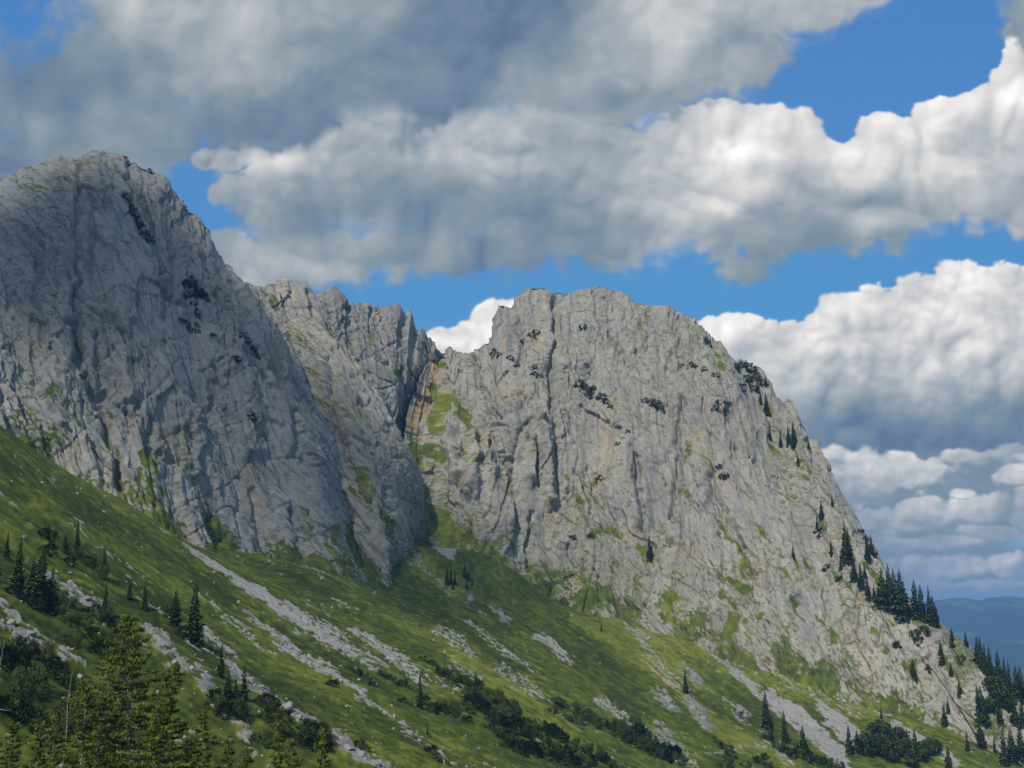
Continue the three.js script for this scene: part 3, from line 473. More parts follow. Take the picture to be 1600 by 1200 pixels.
// limestone: broad pillars and runnels, bare slabs between broken zones, joints in two directions
let broken = 0;
const planes = (x, y, seed) => { const h = faces(x, y, seed); return h * sstep(0, 0.22, faceEdge); };
function rockShape(q, y, big) {
  broken = sstep(-0.25, 0.35, n3(q / 30, y / 42, 61.3) + 0.4 * n3(q / 11, y / 16, 66.1));
  let d = big * (4.6 * n3(q / 64, y / 150, 3.1) + 4.4 * planes(q / 40, y / 95, 40) + 2.8 * planes(q / 19, y / 46, 120));
  d += big * 4.0 * (Math.abs(n3(q / 23, y / 95, 1.7)) - 0.24);
  d += mix(0.7, 1.5, broken) * (Math.abs(n3(q / 8.5 + 5, y / 30, 4.2)) - 0.24);
  const c = Math.abs(n3(q / 15 + 40, y / 70, 12.4)); d -= 1.7 * Math.max(0, 1 - c / 0.03);
  const e = Math.abs(n3(q / 7 + 9, y / 24, 22.4)); d -= 0.7 * Math.max(0, 1 - e / 0.045);
  const f = Math.abs(n3((q * 0.8 + y * 0.5) / 9, (y * 0.8 - q * 0.5) / 40, 31.4)); d -= 1.0 * Math.max(0, 1 - f / 0.03);
  const h = Math.abs(n3((q * 0.5 - y * 0.86) / 13, (y * 0.5 + q * 0.86) / 45, 37.7)); d -= 0.9 * Math.max(0, 1 - h / 0.028);
  return d;
}
const C = new THREE.Color();
const SUMMER = [0.080, 0.108, 0.015], STRAW = [0.180, 0.196, 0.030], DEEP = [0.034, 0.047, 0.011];
const greens = (x, y, z, t) => { const a = clamp(0.5 + 0.9 * t + 0.45 * n3(x / 3, y / 3, z / 3)); return a < 0.5 ? [mix(DEEP[0], SUMMER[0], a * 2), mix(DEEP[1], SUMMER[1], a * 2), mix(DEEP[2], SUMMER[2], a * 2)] : [mix(SUMMER[0], STRAW[0], a * 2 - 1), mix(SUMMER[1], STRAW[1], a * 2 - 1), mix(SUMMER[2], STRAW[2], a * 2 - 1)]; };

function buildWall(k) {
  const s = WALLS[k], nu = s.nu, nv = s.nv, extra = Math.round(nv * 0.1), rows = nv + extra + 1, N = (nu + 1) * rows, seed = k.length * 13;
  const smooth = new Float32Array(N * 3), pos = new Float32Array(N * 3), col = new Float32Array(N * 3), hit = new Array(N);
  const o = [0, 0, 0];
  for (let i = 0; i <= nu; i++) { const [f, c] = s.line(i / nu); for (let j = 0; j < rows; j++) { const v = j <= nv ? -0.14 + 1.14 * j / nv : 1 + 0.22 * ((j - nv) / extra) ** 1.5; s.point(f, c, v, o); smooth.set(o, (i * rows + j) * 3); } }
  const index = new Uint32Array(nu * (rows - 1) * 6); let t = 0;
  for (let i = 0; i < nu; i++) for (let j = 0; j < rows - 1; j++) { const a = i * rows + j, b = a + rows; index[t++] = a; index[t++] = b; index[t++] = a + 1; index[t++] = b; index[t++] = b + 1; index[t++] = a + 1; }
  const g0 = new THREE.BufferGeometry(); g0.setAttribute('position', new THREE.BufferAttribute(smooth, 3)); g0.setIndex(new THREE.BufferAttribute(index, 1)); g0.computeVertexNormals();
  const nrm = g0.attributes.normal.array;
  const turfA = new Float32Array(N), ochreA = new Float32Array(N), slabA = new Float32Array(N), tuftA = new Float32Array(N);
  for (let n = 0; n < N; n++) {
    const x = smooth[n * 3], y = smooth[n * 3 + 1], z = smooth[n * 3 + 2], v = ((n % rows) / nv) * 1.14 - 0.14;
    const along = x * s.tx + z * s.tz, lean = s.lean(x);
    const q = along + lean * y + 5 * n3(x / 34, y / 34, z / 34 + seed) + 1.2 * n3(x / 7, y / 9, z / 7);
    const rim = 1 - 0.75 * sstep(0.8, 1.0, v);
    const wx = x + 2.2 * n3(x / 9, y / 9, seed) + 0.9 * n3(x / 2.6, y / 2.6, seed + 5), wy = y + 3 * n3(x / 9, y / 11, seed + 9) + 1.2 * n3(x / 2.6, y / 3.2, seed + 3);
    let d = rockShape(q + seed * 31, y, s.big) * rim, slab = 0; const d0 = d;
    for (const m of MARKS[k]) {
      if (wx < m.lo[0] || wx > m.hi[0] || wy < m.lo[1] || wy > m.hi[1]) continue;
      const e = strokeDistance(m, wx, wy);
      if (m.depth < 0) d += m.depth * Math.exp(-e * e * 1.1); else if (m.depth) d += m.depth * (0.45 * Math.exp(-e * e * 1.1) + 0.6 * Math.max(0, 1 - e / 1.35));
      if (m.turf) turfA[n] = Math.max(turfA[n], m.turf * (1 - sstep(0.7, 1.25, e)));
      if (m.ochre) ochreA[n] = Math.max(ochreA[n], m.ochre * (1 - sstep(0.6, 1.3, e)));
      if (m.tuft) tuftA[n] = Math.max(tuftA[n], m.tuft * (1 - sstep(0.6, 1.3, e)));
      if (m.slab) slab = Math.max(slab, m.slab * (1 - sstep(0.7, 1.3, e)));
    }
    slabA[n] = slab;
    const rough = (1 - 0.7 * slab) * (1 - 0.5 * sstep(0.35, 0.8, turfA[n]));
    const bk = rough * mix(0.25, 1, broken), qs = q + 0.8 * d0 + 0.15 * (d - d0), ys = y + 0.25 * d0;
    d += rough * 1.9 * faces(qs / 9, ys / 24, 3) + bk * (1.25 * faces(qs / 3.2, ys / 9, 90) + 0.75 * faces(qs / 1.4, ys / 2.6, 170));
    d += bk * (0.22 * n3(q / 1.9, y / 2.3, z / 2) + 0.22 * n3(q / 0.9, y / 1.0, z)) + 0.25 * n3(q / 4.3, y / 6.5, 7);
    pos[n * 3] = x + nrm[n * 3] * d; pos[n * 3 + 1] = y + nrm[n * 3 + 1] * d * 0.8; pos[n * 3 + 2] = z + nrm[n * 3 + 2] * d;
    hit[n] = 0;
  }
  const g = new THREE.BufferGeometry(); g.setAttribute('position', new THREE.BufferAttribute(pos, 3)); g.setIndex(new THREE.BufferAttribute(index, 1)); g.computeVertexNormals();
  const nn = g.attributes.normal.array;
  for (let n = 0; n < N; n++) {
    const x = smooth[n * 3], y = smooth[n * 3 + 1], z = smooth[n * 3 + 2], up = nn[n * 3 + 1], v = ((n % rows) / nv) * 1.14 - 0.14;
    const q = x * s.tx + z * s.tz + s.lean(x) * y;
    // limestone: pale grey beds, bluish bare slabs, warm weathered patches, dark lichen streaks down the runnels
    const bed = n3(q / 26, y / 40, seed + 2), fine = n3(q / 2.2, y / 3.6, seed), grain = n3(q / 0.9, y / 1.1, seed + 40);
    faces(q / 4.2, y / 8, 55); const block = faceTone - 0.5;
    let L = s.pale + 0.035 * bed + 0.05 * fine + 0.075 * grain + 0.05 * block + s.paler * sstep(60, 190, x) * (1 - sstep(0.25, 0.8, v));
    let r = L * (0.985 + s.warm * 0.05), gg = L * 0.98, b = L * (0.95 - s.warm * 0.10);
    const warm = sstep(0.15, 0.6, n3(q / 17 + 3, y / 24, seed + 6) + 0.25 * fine);
    r *= 1 + 0.07 * warm; b *= 1 - 0.12 * warm;
    const cool = Math.max(slabA[n], sstep(0.2, 0.6, n3(q / 12, y / 20, seed + 15))); r *= 1 - 0.09 * cool; gg *= 1 - 0.06 * cool; b *= 1 - 0.0 * cool;
    const streak = sstep(0.25, 0.62, n3(q / 1.9, y / 26, seed + 21) + 0.35 * n3(q / 12, y / 30, 3)) * (0.5 + 0.5 * fine); r *= 1 - 0.48 * streak; gg *= 1 - 0.46 * streak; b *= 1 - 0.42 * streak;
    const oc = ochreA[n] * sstep(-0.35, 0.1, fine + 0.3 * grain); r = mix(r, 0.36, oc); gg = mix(gg, 0.24, oc); b = mix(b, 0.115, oc);
    // turf: on the marked ledges and wherever the rock lies flat enough to hold soil
    const low = 1 - sstep(0.0, 0.5, v), toe = 1 - sstep(0.0, 0.17, v), patch = n3(q / 11, y / 13, seed + 31) + 0.55 * n3(q / 3, y / 3.5, seed + 33) + 0.45 * n3(q / 1.2, y / 1.4, seed + 35) + 0.35 * grain;
    let tuft = s.tuft * (0.30 + 0.5 * low) + 0.6 * tuftA[n] + 0.35 * n3(q / 22, y / 30, seed + 77) - 0.5 * slabA[n];
    const spots = n3(q / 1.15, y / 1.35, seed + 61) + 0.55 * n3(q / 2.9, y / 3.2, seed + 67);
    let green = 0;
    if (up > 0.62 && patch + 1.6 * (up - 0.62) > 0.32 - 0.2 * tuft) green = 0.8;
    if (toe > 0.02 && patch + 0.5 * n3(q / 24, y / 40, seed + 91) + 1.15 * toe + 0.5 * (up - 0.45) > 0.95) green = 1;
    if (patch + 0.45 * n3(q / 26, y / 26, seed + 93) > 0.98 - 0.5 * s.tuft * low - 0.3 * tuftA[n] + 0.5 * slabA[n]) green = 0.9;
    if (spots > 0.66 - 0.46 * tuft - 0.35 * (up - 0.4)) green = Math.max(green, 0.75);
    if (turfA[n] > 0.02 && turfA[n] + 0.62 * patch + 0.5 * (up - 0.45) > 0.56) green = 1;
    if (green) { const c = greens(x, y, z, turfA[n] > 0.4 ? 0.15 + 0.3 * n3(x / 14, y / 14, z / 14) : -0.02 + 0.25 * n3(x / 20, y / 20, 5)); r = mix(r, c[0], green); gg = mix(gg, c[1], green); b = mix(b, c[2], green); }
    col[n * 3] = r; col[n * 3 + 1] = gg; col[n * 3 + 2] = b;
    if (n % rows <= nv + 2) remember(pos[n * 3], pos[n * 3 + 1], pos[n * 3 + 2]);
  }
  g.setAttribute('color', new THREE.BufferAttribute(col, 3));
  return g;
}
const rockMaterial = new THREE.MeshPhysicalMaterial({ vertexColors: true, roughness: 0.95, specularIntensity: 0.25, side: THREE.DoubleSide, name: 'limestone' });
structure(new THREE.Mesh(buildWall('left'), rockMaterial), 'mountain', 'large rounded grey limestone peak rising at the left edge', 'mountain');
structure(new THREE.Mesh(buildWall('buttress'), rockMaterial), 'mountain', 'pale diagonal rock buttress against the left peak', 'mountain');
structure(new THREE.Mesh(buildWall('serrated'), rockMaterial), 'mountain', 'low serrated grey ridge between the two peaks', 'mountain');
structure(new THREE.Mesh(buildWall('right'), rockMaterial), 'mountain', 'broad limestone peak right of the notch, falling to a wooded flank', 'mountain');
structure(new THREE.Mesh(buildWall('knob'), rockMaterial), 'mountain', 'small dark scrubby knob behind the right shoulder', 'mountain');

// ---------------------------------------------------------------- building the meadow
{
  const cols = 700, dist = []; for (let d = 12; d < 92; d *= 1.035) dist.push(d); for (let d = 92; d < 560; d *= 1.00265) dist.push(d); for (let d = 560; d < 640; d += 8) dist.push(d);
  const rows = dist.length, N = (cols + 1) * rows, pos = new Float32Array(N * 3), col = new Float32Array(N * 3), info = new Uint8Array(N), lift = new Float32Array(N);
  const frames = [[Math.cos(0.2), Math.sin(0.2)], [Math.cos(0.65), Math.sin(0.65)], [Math.cos(1.15), Math.sin(1.15)]];
  const streaks = (x, z, a, b, seed) => { const t = clamp((x + 60) / 160) * 2, w = [Math.max(0, 1 - t), 1 - Math.abs(1 - t), Math.max(0, t - 1)]; let s = 0; for (let f = 0; f < 3; f++) if (w[f] > 0.001) { const [c, n] = frames[f]; s += w[f] * n3((x * c + z * n) / a, (-x * n + z * c) / b, seed + f * 7); } return s * 1.15; };
  for (let i = 0; i <= cols; i++) { const a = (-200 + 2050 * i / cols - W / 2) / FOCAL / CP; for (let j = 0; j < rows; j++) {
    const n = i * rows + j, d = dist[j], x = a * d, z = -d; let y = meadowHeight(x, z);
    const wx = x + 3.2 * n3(x / 9, z / 12, 2) + 1.5 * n3(x / 2.6, z / 3.2, 6) + 0.7 * n3(x / 1.1, z / 1.4, 16), wz = z + 7 * n3(x / 9, z / 12, 4) + 4 * n3(x / 2.6, z / 3.4, 8) + 2 * n3(x / 1.1, z / 1.4, 18);
    const s1 = streaks(x, z, 26, 4.2, 1), s2 = streaks(x, z, 9, 1.5, 30);
    let scree = 0, stony = 0, bright = 0, rock = 0, earth = 0;
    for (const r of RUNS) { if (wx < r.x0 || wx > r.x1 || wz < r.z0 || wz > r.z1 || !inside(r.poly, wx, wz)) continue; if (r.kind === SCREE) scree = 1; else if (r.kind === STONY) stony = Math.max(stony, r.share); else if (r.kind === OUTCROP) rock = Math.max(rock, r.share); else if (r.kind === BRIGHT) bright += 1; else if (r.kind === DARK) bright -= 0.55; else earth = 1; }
    y += 1.1 * n3(x / 26, z / 26, 3) + 0.5 * n3(x / 10, z / 10, 13) + 0.35 * s1 + 0.1 * s2;
    const lumps = n3(x / 1.5, z / 2, 40) + 0.5 * n3(x / 0.7, z / 0.9, 44);
    // stones lie scattered down the whole slope, thicker in the runs
    const scatter = 0.55 * s1 + 0.45 * s2 + 0.5 * n3(x / 1.3, z / 1.9, 51) + 0.45 * n3(x / 34, z / 34, 60);
    const thr = mix(0.70, -0.02, stony);
    let kind = 0;
    if (scatter > thr || (stony && lumps + 0.5 * s2 > 0.75 - 1.1 * stony)) kind = 2;
    if (scree) kind = n3(x / 3, z / 9, 151) + 0.5 * lumps + 0.4 * s1 > 0.52 ? 0 : 1;
    if (earth && lumps > -0.5) kind = 4;
    if (rock && lumps * 0.5 + 0.7 * n3(x / 5, z / 9, 71) + 0.45 * n3(x / 2.2, z / 4, 73) + 0.35 * s2 > 0.42 - 0.72 * rock) kind = 3;
    if (kind === 3) { const f = faces(x / 3.2 + 0.4 * z, z / 4.5, 33); y += 0.3 + 0.5 * f + 0.22 * faces(x / 1.2, z / 2.2, 77) + 0.15 * lumps; }
    else if (kind === 2) y += 0.15 + 0.28 * Math.max(0, lumps) + 0.25 * faces(x / 0.9, z / 1.2, 21);
    else if (kind === 1) y += 0.12 * lumps + 0.12 * faces(x / 0.8, z / 1.0, 21);
    else y += 0.26 * n3(x / 1.1, z / 2.2, 88) + 0.10 * lumps + 0.26 * n3(x / 3, z / 5, 89);
    pos[n * 3] = x; pos[n * 3 + 1] = y; pos[n * 3 + 2] = z;
    const grain = n3(x / 0.7, z / 2.6, 95) + 0.5 * n3(x / 0.45, z / 1.3, 97), tuss = n3(x / 1.8, z / 6, 101), wide = n3(x / 45, z / 45, 99);
    let c;
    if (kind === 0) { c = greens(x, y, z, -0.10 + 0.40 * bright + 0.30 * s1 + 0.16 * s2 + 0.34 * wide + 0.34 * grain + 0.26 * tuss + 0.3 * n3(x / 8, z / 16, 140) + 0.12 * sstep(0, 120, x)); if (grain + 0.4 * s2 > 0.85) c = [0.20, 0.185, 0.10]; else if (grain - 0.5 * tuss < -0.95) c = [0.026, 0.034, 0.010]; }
    else if (kind === 4) c = [0.34 + 0.05 * grain, 0.27 + 0.04 * grain, 0.15];
    else { const L = (kind === 3 ? 0.215 : kind === 1 ? 0.285 : 0.28) + 0.08 * grain + 0.06 * lumps + 0.03 * s2, wm = sstep(0.1, 0.6, n3(x / 6, z / 6, 120)); c = [L * (1 + 0.06 * wm), L * 0.975, L * (0.93 - 0.12 * wm)]; if (kind === 3 && n3(x / 1.4, z / 1.6, 131) + 0.3 * s2 > 0.42) c = greens(x, y, z, -0.3); }
    col.set(c, n * 3); info[n] = kind;
  } }
  const index = new Uint32Array(cols * (rows - 1) * 6); let t = 0;
  for (let i = 0; i < cols; i++) for (let j = 0; j < rows - 1; j++) { const a = i * rows + j, b = a + rows; index[t++] = a; index[t++] = b; index[t++] = a + 1; index[t++] = b; index[t++] = b + 1; index[t++] = a + 1; }
  const g = new THREE.BufferGeometry(); g.setAttribute('position', new THREE.BufferAttribute(pos, 3)); g.setAttribute('color', new THREE.BufferAttribute(col, 3)); g.setIndex(new THREE.BufferAttribute(index, 1)); g.computeVertexNormals();
  for (let n = 0; n < N; n++) if (dist[n % rows] > 90) remember(pos[n * 3], pos[n * 3 + 1], pos[n * 3 + 2]);
  // loose stones: where the ground is stony, many small; the runs themselves thickest
  const r = rng(321), spots = [];
  for (let k = 0; k < 400000 && spots.length < 26000; k++) { const n = (r() * N) | 0, kd = info[n], d = -pos[n * 3 + 2]; if (d < 100 || d > 520 || kd === 4) continue; if (r() < (kd === 0 ? 0.007 : kd === 2 ? 0.3 : kd === 1 ? 0.16 : 0.06)) spots.push([n, kd]); }
  const stone = new THREE.IcosahedronGeometry(0.5, 0), sp = stone.attributes.position; for (let i = 0; i < sp.count; i++) { const x = sp.getX(i), y = sp.getY(i), z = sp.getZ(i), f = 1 + 0.45 * n3(x * 2.2 + 3, y * 2.2, z * 2.2); sp.setXYZ(i, x * f, y * f * 0.75, z * f); } stone.computeVertexNormals();
  const stones = new THREE.InstancedMesh(stone, new THREE.MeshPhysicalMaterial({ color: 0xffffff, roughness: 1, specularIntensity: 0.2, name: 'limestone rubble' }), spots.length), M4 = new THREE.Matrix4(), Q = new THREE.Quaternion(), E = new THREE.Euler(), V = new THREE.Vector3(), S3 = new THREE.Vector3();
  spots.forEach(([n, kd], i) => { const s = (kd === 1 ? 0.22 + 0.4 * r() * r() : 0.25 + 0.75 * r() ** 4), t = 0.22 + 0.12 * r(); E.set(r() * 6.3, r() * 6.3, r() * 6.3); M4.compose(V.set(pos[n * 3] + (r() - 0.5) * 0.5, pos[n * 3 + 1] + 0.1 * s, pos[n * 3 + 2] + (r() - 0.5)), Q.setFromEuler(E), S3.set(s * (0.8 + 0.5 * r()), s, s * (0.8 + 0.5 * r()))); stones.setMatrixAt(i, M4); stones.setColorAt(i, C.setRGB(t * 1.02, t * 0.985, t * (0.86 + 0.08 * r()))); });
  stones.name = 'rubble'; stones.castShadow = stones.receiveShadow = true; stones.userData = { kind: 'stuff', label: 'loose pale limestone rubble lying on the meadow and in the scree runs', category: 'rubble' }; scene.add(stones);
  structure(new THREE.Mesh(g, new THREE.MeshPhysicalMaterial({ vertexColors: true, roughness: 1, specularIntensity: 0.1, side: THREE.DoubleSide, name: 'meadow' })), 'ground', 'steep green alpine meadow streaked with pale scree', 'meadow');
}
// ---------------------------------------------------------------- plants
class Leaves {                                  // many small faces, merged into one crown
  constructor() { this.p = []; this.c = []; this.n = []; }
  tri(a, b, c, col, nrm) { this.p.push(...a, ...b, ...c); for (let i = 0; i < 3; i++) { this.c.push(...col); this.n.push(...nrm); } }
  geometry() { const g = new THREE.BufferGeometry(); g.setAttribute('position', new THREE.Float32BufferAttribute(this.p, 3)); g.setAttribute('color', new THREE.Float32BufferAttribute(this.c, 3)); g.setAttribute('normal', new THREE.Float32BufferAttribute(this.n, 3)); return g; }
}
const norm = (v) => { const l = Math.hypot(...v) || 1; return [v[0] / l, v[1] / l, v[2] / l]; };
const add3 = (a, b, s = 1) => [a[0] + b[0] * s, a[1] + b[1] * s, a[2] + b[2] * s];
function stemGeometry(points, r0, r1, sides = 6) {
  const curve3 = new THREE.CatmullRomCurve3(points.map((p) => new THREE.Vector3(...p))), seg = Math.max(3, points.length * 2), g = new THREE.TubeGeometry(curve3, seg, 1, sides, false), pos = g.attributes.position;
  for (let i = 0; i <= seg; i++) { const c = curve3.getPointAt(i / seg), r = mix(r0, r1, i / seg); for (let j = 0; j <= sides; j++) { const k = i * (sides + 1) + j; pos.setXYZ(k, c.x + (pos.getX(k) - c.x) * r, c.y + (pos.getY(k) - c.y) * r, c.z + (pos.getZ(k) - c.z) * r); } }
  g.computeVertexNormals(); return g;
}
const needleMaterial = new THREE.MeshPhysicalMaterial({ vertexColors: true, roughness: 0.9, side: THREE.DoubleSide, transmission: 0.25, thickness: 0, specularIntensity: 0.12, name: 'needles' });
const larchMaterial = new THREE.MeshPhysicalMaterial({ vertexColors: true, roughness: 0.9, side: THREE.DoubleSide, transmission: 0.45, thickness: 0, specularIntensity: 0.12, name: 'larch needles' });
const barkMaterial = new THREE.MeshStandardMaterial({ color: new THREE.Color().setRGB(0.10, 0.085, 0.07), roughness: 1, name: 'bark' });
const greyBark = new THREE.MeshStandardMaterial({ color: new THREE.Color().setRGB(0.26, 0.24, 0.21), roughness: 1, name: 'larch bark' });
const deadWood = new THREE.MeshStandardMaterial({ color: new THREE.Color().setRGB(0.30, 0.285, 0.26), roughness: 1, name: 'dead wood' });

// spruce one metre tall, to be scaled; boughs in whorls that droop and turn up at the tip
function spruceParts(seed, width, col, ragged) {
  const r = rng(seed), L = new Leaves(), rows = 30;
  for (let i = 0; i < rows; i++) {
    const t = i / (rows - 1), y = 0.05 + 0.93 * t, R = width * ((1 - t) ** 0.82 + 0.03) * (1 - ragged * 0.5 + ragged * r()), count = 5 + Math.round(4 * (1 - t)), turn = r() * 6.28;
    for (let b = 0; b < count; b++) {
      if (r() < ragged * 0.25 && t < 0.8) continue;
      const a = turn + b / count * 6.283 + (r() - 0.5) * 0.7, rr = R * (0.7 + 0.5 * r()), dx = Math.cos(a), dz = Math.sin(a), droop = rr * (0.55 - 0.75 * t + 0.3 * r());
      const p0 = [0, y, 0], p1 = [dx * rr * 0.5, y - droop * 0.45, dz * rr * 0.5], p2 = [dx * rr, y - droop * 0.75 + 0.01 * r(), dz * rr], w = rr * (0.24 + 0.16 * r()), sx = -dz, sz = dx;
      const tone = 0.65 + 0.7 * r(), c = [col[0] * tone, col[1] * tone, col[2] * tone], tip = [c[0] * 1.5, c[1] * 1.45, c[2] * 1.2];
      const up = norm([dx * 0.6, 0.8, dz * 0.6]), hang = 0.03 * (1 - t) + 0.012;
      for (const s of [-1, 1]) {
        const q1 = [p1[0] + sx * w * s, p1[1] - hang * r(), p1[2] + sz * w * s], q2 = [p2[0] * 0.86 + sx * w * 0.7 * s, p2[1] - hang * 0.7 * r(), p2[2] * 0.86 + sz * w * 0.7 * s], nn = norm([up[0] + sx * s * 0.6, up[1], up[2] + sz * s * 0.6]);
        L.tri(p0, p1, q1, c, nn); L.tri(p1, p2, q2, tip, nn); L.tri(p1, q1, [mix(p1[0], p2[0], 0.6) + sx * w * 1.1 * s, p1[1] - hang, mix(p1[2], p2[2], 0.6) + sz * w * 1.1 * s], c, nn);
        L.tri(p1, [p1[0] + sx * w * 0.4 * s, p1[1] - hang * 1.8 - 0.01, p1[2] + sz * w * 0.4 * s], p2, [c[0] * 0.8, c[1] * 0.8, c[2] * 0.8], nn);
      }
    }
  }
  return { crown: L.geometry(), trunk: stemGeometry([[0, -0.04, 0], [0.004, 0.4, 0], [0, 0.99, 0]], 0.017, 0.002, 6) };
}
// broad-leaved bush or small tree, one metre tall
function leafyParts(seed, col, squat) {
  const r = rng(seed), L = new Leaves();
  for (let k = 0; k < 60; k++) {
    const a = r() * 6.28, h = r(), R = squat * 0.40 * Math.sin(Math.PI * (0.12 + 0.8 * h)) * Math.sqrt(r()), c = [Math.cos(a) * R, 0.16 + 0.8 * h, Math.sin(a) * R], tone = 0.6 + 0.8 * r();
    for (let i = 0; i < 30; i++) { const d = norm([r() - 0.5, r() - 0.5, r() - 0.5]), s = 0.13 * Math.cbrt(r()), p = add3(c, d, s), e = norm([r() - 0.5, r() - 0.5, r() - 0.5]), f = norm([r() - 0.5, r() - 0.5, r() - 0.5]), z = 0.06 + 0.04 * r(); L.tri(p, add3(p, e, z), add3(p, f, z), [col[0] * tone, col[1] * tone, col[2] * tone], norm([p[0] + d[0] * 0.3, p[1] - 0.4 + d[1] * 0.3, p[2] + d[2] * 0.3])); }
  }
  return { crown: L.geometry(), trunk: stemGeometry([[0, -0.05, 0], [0.02, 0.35, 0.01], [0, 0.85, 0]], 0.016, 0.005, 6) };
}
// dwarf mountain pine: a low mound of upturned brushes, about one metre tall and two wide
function dwarfPineParts(seed, col) {
  const r = rng(seed), L = new Leaves(), stems = [];
  for (let k = 0; k < 46; k++) {
    const a = r() * 6.28, R = Math.sqrt(r()), hx = Math.cos(a) * R, hz = Math.sin(a) * R, top = (0.62 + 0.38 * r()) * (1 - 0.62 * R * R) * (0.75 + 0.35 * Math.sin(a * 3 + seed)), c = [hx, top, hz], tone = 0.6 + 0.8 * r(), out = norm([hx * 0.6, 0.9, hz * 0.6]);
    if (k % 6 === 0) stems.push(stemGeometry([[hx * 0.1, -0.25, hz * 0.1], [hx * 0.6, top * 0.35, hz * 0.6], c], 0.035, 0.012, 5));
    for (let i = 0; i < 24; i++) { const d = norm([out[0] + (r() - 0.5) * 1.5, out[1] + (r() - 0.5) * 1.3, out[2] + (r() - 0.5) * 1.5]), b = add3(c, [(r() - 0.5) * 0.30, (r() - 0.72) * 0.42, (r() - 0.5) * 0.30]), s = norm([d[1], -d[0], (r() - 0.5)]), z = 0.10 + 0.09 * r(), w = 0.04 + 0.03 * r(); L.tri(add3(b, s, -w), add3(b, s, w), add3(b, d, z), [col[0] * tone, col[1] * tone, col[2] * tone], norm(add3(out, d, 0.6))); }
    for (let i = 0; i < 5; i++) { const b = [hx * (0.6 + 0.5 * r()), top * r() * 0.75 - 0.1, hz * (0.6 + 0.5 * r())], s = norm([r() - 0.5, 0.2, r() - 0.5]), z = 0.2; L.tri(b, add3(b, s, z), add3(b, [s[2] * 0.6, 0.5, -s[0] * 0.6], z), [col[0] * tone, col[1] * tone, col[2] * tone], norm([hx, 0.8, hz])); }
  }
  return { crown: L.geometry(), stem: mergeGeometries(stems) };
}
// larch, in metres: level sparse boughs with tufts of soft needles, bare grey stem showing through
function larchParts(seed, height, spread, density) {
  const r = rng(seed), L = new Leaves(), boughs = [], bend = (y) => [0.25 * Math.sin(y * 0.35 + seed), y, 0.2 * Math.sin(y * 0.3 + seed * 2)];
  const n = Math.round(height * 12 * density);
  for (let k = 0; k < n; k++) {
    const t = 0.10 + 0.9 * (k / n), y = height * t * (0.985 + 0.02 * r()), a = k * 2.4 + r() * 0.9, len = spread * ((1 - t) ** 0.62 * (r() < 0.3 ? 0.85 + 0.4 * r() : 0.25 + 0.5 * r()) + 0.06), dx = Math.cos(a), dz = Math.sin(a), base = bend(y), rise = (0.25 * t - 0.12 + 0.14 * (r() - 0.5)) * len;
    const pt = (s) => [base[0] + dx * len * s, base[1] + rise * s + 0.16 * len * s * s - 0.16 * len * s, base[2] + dz * len * s];
    if (len > 0.25) boughs.push(stemGeometry([pt(0), pt(0.5), pt(1)], 0.012 + 0.014 * len, 0.006, 4));
    const tufts = Math.max(3, Math.round(len * 15)), tone = 0.7 + 0.55 * r();
    for (let i = 0; i < tufts; i++) {
      const s = 0.12 + 0.88 * ((i + r()) / tufts) ** 0.7, c = pt(s), off = 0.22 * len * (1 - s * 0.6) * (r() - 0.5) * 2, q = [c[0] - dz * off, c[1] + 0.05 * (r() - 0.3) - 0.12 * Math.abs(off), c[2] + dx * off];
      const tn = tone * (0.8 + 0.4 * r()), col = [0.205 * tn, 0.255 * tn, 0.032 * tn];
      for (let m = 0; m < 10; m++) { const d = norm([r() - 0.5, (r() - 0.35) * 0.9, r() - 0.5]), e = norm([r() - 0.5, (r() - 0.5) * 0.5, r() - 0.5]), z = 0.12 + 0.16 * r(), w = 0.028 + 0.025 * r(); L.tri(add3(q, e, -w), add3(q, e, w), add3(q, d, z), col, norm([d[0] * 0.6 + dx * 0.3, 0.8 + d[1] * 0.4, d[2] * 0.6 + dz * 0.3])); }
    }
  }
  const pts = []; for (let i = 0; i <= 8; i++) pts.push(bend(height * i / 8 * 0.995)); pts[0][1] = -0.8;
  return { crown: L.geometry(), trunk: stemGeometry(pts, 0.011 * height + 0.03, 0.012, 8), branch: mergeGeometries(boughs) };
}
const SPRUCE_GREEN = [0.074, 0.112, 0.032];
const spruces = [[1, 0.145, 0.45], [2, 0.17, 0.6], [3, 0.11, 0.5], [4, 0.15, 0.8], [5, 0.13, 0.65]].map(([s, w, g]) => spruceParts(s * 31, w, SPRUCE_GREEN, g));
const leafies = [leafyParts(71, [0.10, 0.135, 0.03], 1), leafyParts(72, [0.085, 0.12, 0.03], 1.4), leafyParts(73, [0.115, 0.145, 0.035], 1.2)];
const pines = [81, 82, 83, 84].map((s) => dwarfPineParts(s, [0.050, 0.074, 0.018]));
const BARKS = { spruce_tree: barkMaterial, leafy_tree: greyBark, dwarf_pine: barkMaterial, larch_tree: greyBark };
const prototypes = new Map();
function plant(name, parts, label, category, group) {
  let o;
  if (prototypes.has(parts)) o = prototypes.get(parts).clone();
  else { o = new THREE.Group(); for (const k in parts) { const m = new THREE.Mesh(parts[k], k === 'crown' ? (name === 'larch_tree' ? larchMaterial : needleMaterial) : BARKS[name]); m.name = k; m.castShadow = m.receiveShadow = true; if (k === 'branch' || k === 'stem') m.userData.kind = 'stuff'; (k === 'branch' ? o.children.find((c) => c.name === 'trunk') : o).add(m); } prototypes.set(parts, o); }
  o.name = numbered(name); o.userData = { label, category }; if (group) o.userData.group = group; scene.add(o); return o;
}
const turnOf = rng(404);
